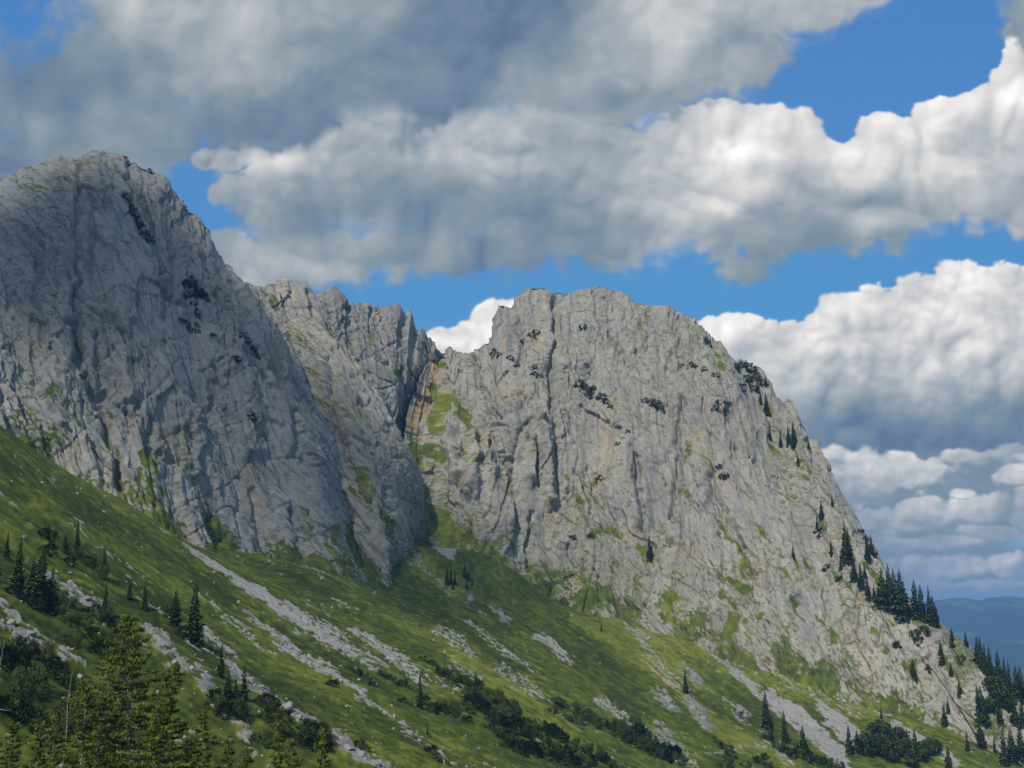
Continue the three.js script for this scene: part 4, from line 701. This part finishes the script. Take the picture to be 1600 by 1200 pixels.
// height in picture units at its own distance; stands on the ground found there
function spruce(px, py, h, label, group, v = -1) { const p = ground(px, py); if (!p) return; const m = h * -p[2] / FOCAL, o = plant('spruce_tree', spruces[v < 0 ? turnOf() * 5 | 0 : v], label, 'tree', group); o.position.set(p[0], p[1] - 0.25, p[2]); const w = 0.95 + 0.35 * turnOf(); o.scale.set(m * w, m, m * w); o.rotation.y = turnOf() * 6.28; return o; }
function leafy(px, py, h, label, group, v = 0) { const p = ground(px, py); if (!p) return; const m = h * -p[2] / FOCAL, o = plant('leafy_tree', leafies[v], label, 'tree', group); o.position.set(p[0], p[1] - 0.2, p[2]); o.scale.set(m * 1.1, m, m * 1.1); o.rotation.y = turnOf() * 6.28; return o; }
function dwarfPine(px, py, w, label, group, cling) { const p = ground(px, py); if (!p) return; const m = w * -p[2] / FOCAL, o = plant('dwarf_pine', pines[turnOf() * 4 | 0], label, 'shrub', group); o.position.set(p[0], p[1] - 0.05 * m, p[2]); o.scale.set(m, m * (0.75 + 0.3 * turnOf()), m); o.rotation.y = turnOf() * 6.28; if (cling) { o.scale.y *= 0.62; o.position.z += 0.1 * m; o.quaternion.premultiply(new THREE.Quaternion().setFromUnitVectors(new THREE.Vector3(0, 1, 0), new THREE.Vector3(0.1 - 0.2 * turnOf(), 0.5, 0.85).normalize())); } return o; }

// the stand along the skyline of the wooded flank
const FLANK = 'spruces crowding the skyline of the wooded flank';
for (const [x, y, h] of [[1382, 947, 62], [1391, 944, 66], [1400, 950, 64], [1408, 962, 74], [1414, 967, 56], [1431, 961, 58], [1440, 968, 56], [1452, 974, 60], [1459, 974, 46], [1466, 976, 34]]) spruce(x, y, h, 'dark spruce crowded into the stand on the skyline of the wooded flank', FLANK);
const BEHIND = 'spruces at the far end of the wooded flank';
for (const [x, y, h] of [[1487, 1000, 24], [1509, 1010, 26], [1527, 1036, 44], [1534, 1045, 54], [1541, 1050, 46], [1550, 1058, 50], [1560, 1066, 52], [1569, 1074, 48], [1580, 1082, 50], [1590, 1090, 52], [1598, 1094, 54], [1575, 1090, 40], [1605, 1100, 50]]) spruce(x, y, h, 'dark spruce in the wood at the right edge below the blue hills', BEHIND);
const LEDGE = 'spruces standing on grassy ledges of the wooded flank';
for (const [x, y, h] of [[1320, 873, 60], [1327, 870, 50], [1313, 890, 26], [1297, 870, 28], [1358, 878, 46], [1334, 903, 38], [1346, 917, 42], [1357, 930, 36], [1366, 938, 30], [1350, 900, 26], [1362, 862, 30]]) spruce(x, y, h, 'spruce on the ledges below the skyline of the wooded flank', LEDGE);
spruce(1282, 809, 30, 'spruce clinging to bare rock high above the wooded flank'); spruce(1276, 822, 22, 'small spruce just below the highest one on the bare flank');
spruce(1299, 790, 20, 'tiny spruce on the steep rock edge above the wooded flank'); spruce(1241, 872, 22, 'small lone spruce in the middle of the broad right wall');
spruce(1199, 645, 38, 'dark spruce in the cleft behind the right shoulder'); spruce(1205, 684, 22, 'short spruce below the cleft of the right shoulder');
spruce(1240, 696, 44, 'tallest spruce on the upper right shoulder'); spruce(1231, 690, 32, 'spruce beside the tallest one on the upper right shoulder'); spruce(1220, 696, 28, 'spruce standing left of the pair on the upper right shoulder');
spruce(1264, 700, 16, 'tiny spruce on the edge right of the upper shoulder'); spruce(1247, 722, 14, 'tiny spruce on grass below the upper shoulder pair'); spruce(1112, 540, 16, 'tiny spruce on the crest notch of the right peak');
spruce(1189, 628, 24, 'spruce in shade against the dark knob', 'spruces against the dark knob'); spruce(1182, 610, 20, 'spruce in shade against the dark knob', 'spruces against the dark knob'); spruce(1195, 600, 16, 'spruce in shade against the dark knob', 'spruces against the dark knob');
spruce(1014, 874, 42, 'slim lone spruce at the foot of the hollow in the right wall', undefined, 2);
spruce(1071, 1082, 36, 'lone spruce on the bright meadow among pale stones'); spruce(1197, 1138, 60, 'full dark spruce at the top of the right scree fan', undefined, 0); spruce(1225, 1160, 50, 'second spruce beside the right scree fan', undefined, 2); spruce(1256, 1178, 46, 'spruce in front of the lower right scree fan', undefined, 3);
spruce(1327, 1176, 46, 'spruce at the right edge of the scree fan'); spruce(1340, 1166, 28, 'short spruce beside the one at the edge of the scree fan'); spruce(1393, 1170, 46, 'spruce rising from pale green bushes below the right wall'); spruce(1433, 1180, 44, 'spruce right of the pale green bushes');
const CRAG = 'spruces in the grassy cracks of the lower right crag';
for (const [x, y, h] of [[1472, 1035, 34], [1469, 1020, 26], [1427, 1058, 30], [1485, 1055, 22], [1533, 1125, 56], [1527, 1100, 34], [1473, 1130, 32], [1480, 1110, 22], [1510, 1175, 34], [1533, 1168, 48], [1570, 1195, 58], [1583, 1190, 54], [1556, 1190, 40], [1595, 1180, 50], [1560, 1130, 40], [1585, 1130, 44], [1598, 1140, 50], [1483, 1200, 36], [1497, 1085, 24]]) spruce(x, y, h, 'spruce in a grassy crack of the lower right crag', CRAG);
spruce(1377, 1122, 22, 'little spruce at the foot of the right wall above the scree'); spruce(1557, 1082, 40, 'spruce among the pale trees at the right skyline');
const COPSE = 'small spruces in the copse under the notch';
for (const [x, y, h] of [[697, 912, 26], [703, 914, 30], [709, 912, 24], [724, 902, 24], [729, 908, 20], [737, 914, 18], [706, 920, 16], [727, 918, 16]]) spruce(x, y, h, 'small spruce in the copse on grass under the notch', COPSE);
spruce(941, 985, 15, 'tiny dark spruce on the bright grass under the right wall', undefined, 2);
spruce(654, 1104, 58, 'slim spruce with bare foot at the left end of the dwarf pine belt', undefined, 2); spruce(741, 1078, 32, 'short spruce on top of the dwarf pine belt'); spruce(668, 1146, 18, 'tiny spruce on the meadow below the dwarf pine belt');
spruce(300, 1004, 98, 'tallest dark spruce on the left meadow', undefined, 0); spruce(272, 976, 60, 'spruce left of the tallest on the left meadow'); spruce(222, 952, 44, 'second small spruce on the left meadow below the wall'); spruce(203, 936, 34, 'first small spruce on the left meadow below the wall');
spruce(162, 958, 52, 'slim dark spruce behind the left boulders', undefined, 2); spruce(159, 902, 54, 'spruce at the lower end of the dark row on the left meadow'); spruce(118, 866, 60, 'tallest spruce of the dark row on the left meadow', undefined, 2); spruce(100, 862, 34, 'middle spruce of the dark row on the left meadow'); spruce(75, 840, 30, 'spruce at the upper end of the dark row on the left meadow');
spruce(26, 925, 92, 'leftmost spruce of the big dark clump at the left edge', undefined, 0); spruce(48, 938, 76, 'second spruce of the big dark clump at the left edge', undefined, 1); spruce(62, 948, 100, 'tallest spruce of the big dark clump at the left edge', undefined, 3); spruce(78, 956, 70, 'rightmost spruce of the big dark clump at the left edge', undefined, 1); spruce(10, 870, 46, 'spruce peeping over the big dark clump at the left edge'); spruce(-8, 905, 60, 'spruce cut by the left edge of the picture');
spruce(344, 1056, 56, 'thin spruce above the dark thicket left of the pale boulders', undefined, 2); spruce(356, 1092, 50, 'broad spruce in the dark thicket left of the pale boulders', undefined, 1); spruce(378, 1092, 58, 'right spruce of the dark thicket left of the pale boulders', undefined, 4); spruce(368, 1098, 40, 'low spruce in the middle of the dark thicket', undefined, 1);
// pale trees
const PALE = 'pale green leafy trees below the right wall';
for (const [x, y, h, v] of [[1352, 1180, 34, 1], [1368, 1172, 38, 0], [1380, 1182, 36, 1], [1392, 1190, 30, 2], [1405, 1180, 40, 0], [1418, 1186, 30, 1], [1440, 1190, 28, 2], [1455, 1180, 26, 1], [1342, 1192, 26, 1], [1425, 1198, 24, 2], [1378, 1150, 26, 2]]) leafy(x, y, h, 'pale green leafy tree in the thicket below the right wall', PALE, v);
const RIDGE_PALE = 'pale leafy trees near the right skyline';
for (const [x, y, h, v] of [[1556, 1092, 34, 0], [1565, 1105, 30, 1], [1548, 1080, 24, 2], [1578, 1110, 26, 0], [1547, 1110, 22, 1]]) leafy(x, y, h, 'pale leafy tree near the right skyline below the dark wood', RIDGE_PALE, v);

// dwarf pine on the rock
const onRock = (list, label, group) => list.forEach(([x, y, w]) => dwarfPine(x, y, w * 1.2, label, list.length > 1 ? group ?? label : undefined, y < 960));
onRock([[194, 305, 6], [199, 314, 7], [204, 326, 8], [208, 338, 9], [215, 347, 9], [221, 356, 8], [228, 364, 7], [234, 374, 6], [238, 378, 5]], 'dwarf pine in the long dark streak high on the left peak');
onRock([[292, 446, 8], [301, 440, 9], [303, 454, 12], [313, 460, 10], [320, 464, 8], [297, 460, 9]], 'dwarf pine in the round dark patch on the left peak');
onRock([[304, 476, 6], [308, 486, 6], [311, 494, 4]], 'dwarf pine just below the round dark patch');
onRock([[284, 498, 5], [291, 506, 6], [297, 514, 6], [302, 521, 4]], 'dwarf pine in the short slanting streak on the left peak');
onRock([[306, 508, 5], [310, 517, 5]], 'dwarf pine beside the short slanting streak'); onRock([[335, 523, 5]], 'single dwarf pine clump right of the slanting streak');
onRock([[380, 522, 5], [386, 532, 6], [393, 543, 6], [400, 553, 5], [404, 560, 4]], 'dwarf pine in the streak near the spur of the left peak');
onRock([[366, 560, 6], [373, 563, 5]], 'dwarf pine left of the streak near the spur'); onRock([[395, 652, 8]], 'dwarf pine on a ledge in the lower middle of the left peak'); onRock([[79, 535, 4], [82, 545, 5]], 'dwarf pine in a groove at the left of the left peak'); onRock([[131, 590, 5]], 'dwarf pine in the shadowed niche of the left peak');
onRock([[198, 247, 4], [235, 268, 5]], 'dwarf pine on the skyline of the left peak');
onRock([[829, 524, 6], [838, 521, 6], [818, 533, 5]], 'dwarf pine high on the left pillar of the right peak'); onRock([[772, 550, 7], [779, 554, 5], [797, 560, 6], [808, 572, 5]], 'dwarf pine on the shoulder beside the notch'); onRock([[834, 583, 6], [835, 575, 4]], 'dwarf pine in the groove of the left pillar');
onRock([[907, 600, 9], [916, 606, 9], [918, 615, 6], [926, 607, 6]], 'dwarf pine in the larger patch amid the right peak'); onRock([[938, 620, 7], [946, 628, 7], [952, 633, 5]], 'dwarf pine trailing from the larger patch amid the right peak');
onRock([[1010, 625, 6], [1020, 629, 8], [1028, 634, 7]], 'dwarf pine in the leaf-shaped patch on the right peak'); onRock([[1118, 637, 6], [1126, 632, 8], [1128, 642, 6], [1137, 630, 5]], 'dwarf pine in the patch under the right shoulder');
onRock([[909, 510, 6]], 'dwarf pine near the top of the right peak'); onRock([[1063, 570, 6], [1080, 572, 7], [1100, 576, 5]], 'dwarf pine along the ledge under the shoulder crest'); onRock([[1117, 586, 6]], 'dwarf pine under the crest notch'); onRock([[1128, 745, 7], [1122, 728, 5]], 'dwarf pine on the smooth right wall');
onRock([[895, 838, 5], [922, 836, 5], [936, 748, 6]], 'dwarf pine on a green ledge of the right wall'); onRock([[968, 668, 5], [978, 673, 4], [965, 695, 4]], 'dwarf pine dot above the hollow of the right wall');
onRock([[1150, 575, 7], [1160, 570, 8], [1172, 578, 9], [1165, 592, 9], [1180, 590, 9], [1190, 598, 8], [1160, 605, 7], [1175, 608, 8]], 'dwarf pine covering the dark knob');
onRock([[1345, 830, 5], [1352, 842, 6], [1358, 856, 6], [1364, 866, 7]], 'dwarf pine along the shaded skyline above the wood');
onRock([[1487, 1010, 6], [1500, 1030, 7], [1445, 985, 8], [1430, 990, 8], [1436, 1000, 7]], 'dwarf pine on the crest of the lower flank'); onRock([[1290, 885, 6], [1310, 905, 6], [1275, 830, 7], [1280, 838, 5]], 'dwarf pine among the flank ledges');
onRock([[1450, 1045, 6], [1402, 1010, 6], [1370, 945, 6]], 'dwarf pine in a crag crack right of the wall');
// dwarf pine on the meadow
const r7 = rng(77);
for (const [x0, y0, x1, y1, n, w, label] of [[690, 1050, 760, 1082, 7, 12, 'dwarf pine at the upper tip of the dark belt, above the short spruce'], [728, 1086, 800, 1115, 8, 15, 'dwarf pine under the short spruce in the upper belt'], [660, 1102, 700, 1118, 5, 12, 'dwarf pine at the foot of the slim spruce left of the belt'], [735, 1100, 830, 1150, 11, 17, 'dwarf pine in the thick middle of the dark belt'], [700, 1105, 740, 1125, 4, 13, 'dwarf pine between the slim spruce and the thick middle of the belt'], [780, 1112, 860, 1150, 8, 14, 'dwarf pine along the upper edge of the middle belt'], [760, 1142, 840, 1178, 8, 15, 'dwarf pine in the lower left part of the dark belt'], [800, 1165, 920, 1195, 10, 16, 'dwarf pine at the bottom end of the dark belt'], [850, 1145, 910, 1180, 5, 14, 'dwarf pine where the belt nears the bright grass strip'], [900, 1182, 970, 1198, 5, 14, 'dwarf pine at the bottom edge right of the belt end']])
  for (let k = 0; k < n; k++) { const t = (k + r7()) / n; dwarfPine(mix(x0, x1, t) + (r7() - 0.5) * 14, mix(y0, y1, t) + (r7() - 0.5) * 18, w * (0.7 + 0.6 * r7()), label, label); }

for (const [x0, y0, x1, y1, n, w, label] of [[905, 1122, 1000, 1150, 9, 15, 'dwarf pine in the upper half of the second belt'], [960, 1142, 1045, 1185, 9, 16, 'dwarf pine in the lower half of the second belt'], [862, 1102, 880, 1112, 3, 11, 'dwarf pine in the little group above the second belt'], [890, 1117, 915, 1127, 3, 11, 'dwarf pine at the top tip of the second belt'], [1040, 1172, 1065, 1198, 3, 14, 'dwarf pine at the bottom end of the second belt']])
  for (let k = 0; k < n; k++) { const t = (k + r7()) / n; dwarfPine(mix(x0, x1, t) + (r7() - 0.5) * 12, mix(y0, y1, t) + (r7() - 0.5) * 14, w * (0.7 + 0.6 * r7()), label, label); }
onRock([[545, 1045, 7], [556, 1050, 8], [566, 1056, 8], [575, 1062, 7], [583, 1068, 5]], 'dwarf pine in the left of two dark strips on the meadow'); onRock([[596, 1054, 6], [606, 1060, 7], [616, 1066, 8], [628, 1070, 8], [637, 1075, 6]], 'dwarf pine in the right of two dark strips on the meadow');
onRock([[518, 1070, 7], [524, 1066, 6]], 'dwarf pine on the stony rib of the left meadow'); onRock([[628, 1095, 7], [638, 1100, 6]], 'dwarf pine below the two dark strips'); onRock([[660, 1030, 6], [672, 1036, 6], [680, 1040, 6]], 'dwarf pine at the top end of the belt'); onRock([[560, 1165, 9], [572, 1172, 8]], 'dwarf pine above the lowest pale boulder slab'); onRock([[672, 1175, 10], [680, 1185, 9]], 'dwarf pine at the lower middle of the meadow');
onRock([[868, 1095, 8], [876, 1102, 9]], 'dwarf pine pair between the two belts'); onRock([[1132, 1170, 11], [1138, 1180, 9], [1118, 1160, 8]], 'dwarf pine below the boulders of the bright meadow');

for (const [x0, y0, x1, y1, n, w, label] of [[20, 920, 85, 965, 6, 18, 'dwarf pine under the big dark spruce clump at the left edge'], [62, 838, 165, 905, 8, 13, 'dwarf pine between the spruces of the dark row'], [100, 948, 175, 985, 7, 20, 'dwarf pine in the thicket behind the big larch top'], [120, 990, 170, 1030, 5, 20, 'dwarf pine in the hollow left of the big larch'], [0, 990, 60, 1045, 6, 26, 'dwarf pine just below the left boulder band'], [20, 1035, 110, 1085, 8, 27, 'dwarf pine in the dark field left of the white dead stem'], [0, 1085, 100, 1130, 7, 27, 'dwarf pine low in the left corner behind the young larches'], [240, 948, 300, 985, 5, 13, 'dwarf pine beside the tallest spruce of the left meadow'], [335, 1088, 400, 1115, 7, 17, 'dwarf pine in the thicket with three spruces'], [395, 1108, 470, 1140, 7, 17, 'dwarf pine along the foot of the pale boulder band'], [470, 1140, 510, 1150, 4, 15, 'dwarf pine at the lower tip of the pale boulder band'], [420, 1145, 520, 1172, 6, 17, 'dwarf pine behind the three little larches']])
  for (let k = 0; k < n; k++) { const t = (k + r7()) / n; dwarfPine(mix(x0, x1, t) + (r7() - 0.5) * w * 2, mix(y0, y1, t) + (r7() - 0.5) * w * 2, w * (0.7 + 0.6 * r7()), label, label); }

for (const [x0, y0, x1, y1, n, w, label] of [[1185, 1152, 1250, 1180, 5, 12, 'low dark bush between the two spruces by the scree fan'], [1240, 1182, 1310, 1198, 5, 12, 'low dark bush at the bottom of the scree fan'], [1110, 1190, 1200, 1198, 4, 12, 'low dark bush at the bottom edge left of the scree fan']])
  for (let k = 0; k < n; k++) { const t = (k + r7()) / n; dwarfPine(mix(x0, x1, t) + (r7() - 0.5) * 16, mix(y0, y1, t) + (r7() - 0.5) * 12, w * (0.7 + 0.6 * r7()), label, label); }

// ---------------------------------------------------------------- larches in front
const larches = [larchParts(3, 14, 4.3, 1.05), larchParts(8, 13, 3.2, 0.9), larchParts(15, 9, 2.1, 0.8)];
function larch(px, topY, d, v, label, scale = 1, group) { const h = [14, 13, 9][v] * scale, p = at(px, topY, d), o = plant('larch_tree', larches[v], label, 'tree', group); const base = meadowHeight(p[0], p[2]) - 0.2, tall = (p[1] - base) / [14, 13, 9][v]; o.position.set(p[0], base, p[2]); o.scale.set(scale, tall, scale); o.rotation.y = turnOf() * 6.28; return o; }
larch(207, 958, 72, 0, 'big bright green larch in front, broadest of the larches');
larch(268, 1036, 68, 1, 'larch close behind the biggest one, on its right'); larch(170, 1010, 80, 1, 'larch half hidden at the left of the biggest one', 0.9); larch(132, 1060, 70, 1, 'larch beside the white dead stem', 0.9);
larch(318, 1112, 64, 2, 'slender larch with a bare pale stem right of the biggest larch'); larch(350, 1150, 75, 2, 'low dark larch right of the slender bare-stemmed one', 0.9); larch(430, 1128, 62, 2, 'first of three little larches under the pale slab', 0.7); larch(459, 1155, 60, 2, 'middle and lowest of three little larches under the pale slab', 0.7); larch(512, 1136, 66, 2, 'last of three little larches under the pale slab', 0.72);
larch(22, 1128, 60, 2, 'young larch in the bottom left corner'); larch(70, 1125, 70, 2, 'thin young larch near the bottom left corner'); larch(96, 1115, 74, 2, 'young larch left of the biggest larch', 1.1); larch(240, 1100, 58, 2, 'young larch at the foot of the biggest larch', 1.0); larch(380, 1165, 68, 2, 'young larch between the slender one and the three little ones', 0.8); larch(290, 1150, 60, 2, 'young larch in front of the slender one', 0.9); larch(160, 1140, 58, 2, 'young larch below the white dead stem', 0.9);
function snag(px, topY, d, h, label, seed) {
  const r = rng(seed), o = new THREE.Group(), p = at(px, topY, d); o.name = numbered('dead_tree'); o.userData = { label, category: 'dead tree', group: undefined }; delete o.userData.group;
  const t = new THREE.Mesh(stemGeometry([[-0.25, 0, 0], [-0.32, h * 0.3, 0.05], [-0.02, h * 0.62, 0.1], [-0.14, h * 0.85, 0], [0.05, h, 0]], 0.08, 0.01, 7), deadWood); t.name = 'trunk'; t.castShadow = t.receiveShadow = true; o.add(t);
  for (let i = 0; i < 14; i++) { const y = h * (0.3 + 0.66 * i / 14), a = i * 2.2 + r(), l = (0.5 + 0.8 * r()) * (1.2 - i / 12), q = [-0.12 + 0.12 * y / h, y, 0], m = new THREE.Mesh(stemGeometry([q, [q[0] + Math.cos(a) * l * 0.5, y - 0.05, Math.sin(a) * l * 0.5], [q[0] + Math.cos(a) * l, y + 0.12 - 0.3 * r(), Math.sin(a) * l]], 0.028, 0.008, 5), deadWood); m.name = 'branch'; m.castShadow = m.receiveShadow = true; t.add(m); }
  const base = meadowHeight(p[0], p[2]) - 0.2; o.position.set(p[0], base, p[2]); o.scale.y = (p[1] - base) / h; scene.add(o);
}
snag(113, 1046, 82, 8, 'white dead tree stem left of the biggest larch', 5); snag(6, 1000, 75, 10, 'thin dead tree stem at the left edge', 6);

// ---------------------------------------------------------------- boulders: fallen blocks at the foot of the walls and proud rocks of the outcrops
const boulderShapes = [11, 12, 13, 14, 15].map((seed) => {
  const r = rng(seed), g = new THREE.IcosahedronGeometry(1, 3), p = g.attributes.position, cuts = Array.from({ length: 11 }, () => [norm([r() - 0.5, r() - 0.5, r() - 0.5]), 0.55 + 0.3 * r()]);
  const c = new Float32Array(p.count * 3);
  for (let i = 0; i < p.count; i++) { let v = [p.getX(i), p.getY(i), p.getZ(i)]; for (const [n, d] of cuts) { const e = v[0] * n[0] + v[1] * n[1] + v[2] * n[2]; if (e > d) v = add3(v, n, d - e); } const f = 1 + 0.10 * n3(v[0] * 3, v[1] * 3, v[2] * 3 + seed); p.setXYZ(i, v[0] * f, v[1] * f * 0.8, v[2] * f); const t = 0.25 + 0.09 * n3(v[0] * 4, v[1] * 4, v[2] * 4 + seed) + 0.05 * n3(v[0] * 11, v[1] * 11, v[2] * 11); c.set([t * 1.02, t * 0.985, t * 0.9], i * 3); }
  g.setAttribute('color', new THREE.BufferAttribute(c, 3)); g.computeVertexNormals(); return g;
});
const boulderMaterial = new THREE.MeshPhysicalMaterial({ vertexColors: true, roughness: 1, specularIntensity: 0.2, name: 'boulder limestone' });
function boulders(list, label) { const r = rng(list.length * 7 + label.length); for (const [x, y, w] of list) { const p = ground(x, y); if (!p) continue; const o = new THREE.Mesh(boulderShapes[r() * 5 | 0], boulderMaterial), m = w * -p[2] / FOCAL; o.name = numbered('boulder'); o.castShadow = o.receiveShadow = true; o.position.set(p[0], p[1] + 0.15 * m, p[2]); o.scale.set(m * (0.8 + 0.5 * r()), m * (0.7 + 0.4 * r()), m * (0.8 + 0.5 * r())); o.rotation.set(r() * 0.6, r() * 6.28, r() * 0.6); o.userData = { label, category: 'boulder' }; if (list.length > 1) o.userData.group = label; scene.add(o); } }
boulders([[622, 846, 7], [633, 862, 5], [645, 868, 5], [640, 858, 4]], 'pale boulder under the foot of the diagonal buttress');
boulders([[238, 990, 8], [252, 1005, 9], [262, 1020, 8], [272, 1035, 7], [247, 998, 5]], 'rock of the pale rounded outcrop beside the big larch');
boulders([[395, 1062, 7], [412, 1075, 8], [430, 1090, 8], [448, 1105, 9], [470, 1122, 7]], 'rock of the pale band above the three little larches');
boulders([[545, 1168, 9], [565, 1180, 9], [590, 1194, 10]], 'rock of the lowest pale slab on the left meadow');
boulders([[18, 972, 8], [45, 992, 9], [72, 1012, 8], [95, 1034, 8]], 'rock of the boulder band at the left edge');
boulders([[110, 912, 7], [135, 935, 6], [160, 950, 6]], 'rock between the spruce clump and the dark row');
boulders([[1042, 1092, 7], [1050, 1105, 6], [1085, 1108, 8], [1098, 1122, 7], [1155, 1112, 6], [1085, 1058, 5]], 'pale rock on the bright meadow below the right wall');
boulders([[1012, 998, 4], [1125, 1034, 4], [1180, 1052, 4], [1270, 1088, 5], [1375, 1118, 5]], 'fallen block at the grassy foot of the right wall');
boulders([[310, 866, 3], [420, 878, 4], [505, 905, 4], [585, 925, 4]], 'fallen block at the grassy foot of the left wall');
{
  const r = rng(2024), left = [], right = [];
  for (const [k, list, x0, x1, n] of [['left', left, 40, 610, 26], ['right', right, 860, 1560, 30]]) { const f = curve(WALLS[k].foot); for (let i = 0; i < n; i++) { const x = mix(x0, x1, r()); list.push([x, f(Math.min(x, k === 'left' ? 529 : x))[1] + 4 + 16 * r() * r(), 1.3 + 2.4 * r() * r()]); } }
  boulders(left, 'small fallen stone on the turf just under the left wall'); boulders(right, 'small fallen stone on the turf just under the right wall');
}
// ---------------------------------------------------------------- blue hills across the valley, and the valley floor out to the horizon
{
  const skyline = curve([[900, 950], [1300, 945], [1440, 938], [1467, 935], [1484, 935], [1500, 938], [1523, 933], [1550, 932], [1577, 937], [1600, 942], [1680, 950], [1900, 944], [2300, 950], [2600, 946]]);
  const nx = 420, nz = 120, pos = [], col = [], index = [];
  for (let i = 0; i <= nx; i++) for (let j = 0; j <= nz; j++) {
    const t = j / nz, px = 1000 + 1500 * i / nx, d = mix(2600, 9000, t), x = (px - W / 2) / FOCAL / CP * d, top = at(px, skyline(px)[1], 7400)[1];
    const rise = d < 7400 ? sstep(2600, 7400, d) ** 0.8 : 1 - 0.9 * sstep(7400, 9000, d), spur = Math.abs(n3(x / 900, d / 1500, 2)) * 260 + fbm(x / 350, d / 350, 5, 4) * 55;
    const y = mix(-620, top, rise) - (spur + 20) * Math.sin(Math.PI * clamp(rise)) + (d > 7300 ? 4 * n3(x / 90, d / 90, 3) : 0);
    pos.push(x, y, -d);
    const m = fbm(x / 260, d / 260, 9, 3) + 0.35 * sstep(5600, 7600, d), open = sstep(0.25, 0.4, m), bare = sstep(0.35, 0.5, n3(x / 130, y / 60, 4)) * sstep(6800, 7400, d);
    col.push(mix(mix(0.022, 0.085, open), 0.3, bare), mix(mix(0.036, 0.12, open), 0.29, bare), mix(mix(0.018, 0.035, open), 0.27, bare));
  }
  for (let i = 0; i < nx; i++) for (let j = 0; j < nz; j++) { const a = i * (nz + 1) + j, b = a + nz + 1; index.push(a, b, a + 1, b, b + 1, a + 1); }
  const g = new THREE.BufferGeometry(); g.setAttribute('position', new THREE.Float32BufferAttribute(pos, 3)); g.setAttribute('color', new THREE.Float32BufferAttribute(col, 3)); g.setIndex(index); g.computeVertexNormals();
  structure(new THREE.Mesh(g, new THREE.MeshStandardMaterial({ vertexColors: true, roughness: 1, side: THREE.DoubleSide, name: 'far woods' })), 'hills', 'hazy blue wooded hills across the valley at the right', 'hills');
  const plain = new THREE.Mesh(new THREE.PlaneGeometry(21000, 21000), new THREE.MeshStandardMaterial({ color: new THREE.Color().setRGB(0.04, 0.06, 0.03), roughness: 1, name: 'valley floor' })); plain.rotation.x = -Math.PI / 2; plain.position.y = -640;
  structure(plain, 'terrain', 'low valley floor beyond the mountain', 'valley');
}
scene.fog = new THREE.FogExp2(new THREE.Color().setRGB(0.25, 0.55, 1.0), 0.00017);

// ---------------------------------------------------------------- unseen broken cloud added, its puffs grouped to dim meadow, ridge and right peak
{
  const r = rng(909), parts = [], centre = new THREE.Vector3(-150, 30, -285).addScaledVector(SUN, 1900), side = new THREE.Vector3(0, 1, 0).cross(SUN).normalize(), rise = SUN.clone().cross(side);
  for (const [cs, cr, rs, rr, count] of [[78, -16, 100, 58, 110], [4, 345, 95, 62, 44], [-68, 280, 42, 28, 12]]) for (let k = 0; k < count; k++) {
    const a = r() * 6.283, R = Math.sqrt(r()), g = new THREE.IcosahedronGeometry(6 + 7 * r(), 2), p = g.attributes.position, o = centre.clone().addScaledVector(side, cs + Math.cos(a) * R * rs).addScaledVector(rise, cr + Math.sin(a) * R * rr).addScaledVector(SUN, (r() - 0.5) * 120), s = k * 3.7;
    for (let i = 0; i < p.count; i++) { const x = p.getX(i), y = p.getY(i), z = p.getZ(i), f = 1 + 0.35 * n3(x / 6 + s, y / 6, z / 6); p.setXYZ(i, x * f * 1.3 + o.x, y * f * 0.8 + o.y, z * f * 1.3 + o.z); }
    parts.push(g);
  }
  const g = mergeGeometries(parts); g.computeVertexNormals();
  const cloud = new THREE.Mesh(g, new THREE.MeshPhysicalMaterial({ color: new THREE.Color().setRGB(0.85, 0.85, 0.86), roughness: 1, transmission: 0.4, thickness: 0, specularIntensity: 0, name: 'cloud' }));
  cloud.name = 'cloud'; cloud.castShadow = cloud.receiveShadow = true; cloud.userData = { kind: 'stuff', label: 'unseen broken cloud added to shade the meadow, serrated ridge and right peak', category: 'cloud' }; scene.add(cloud);
}
renderer.render(scene, camera);
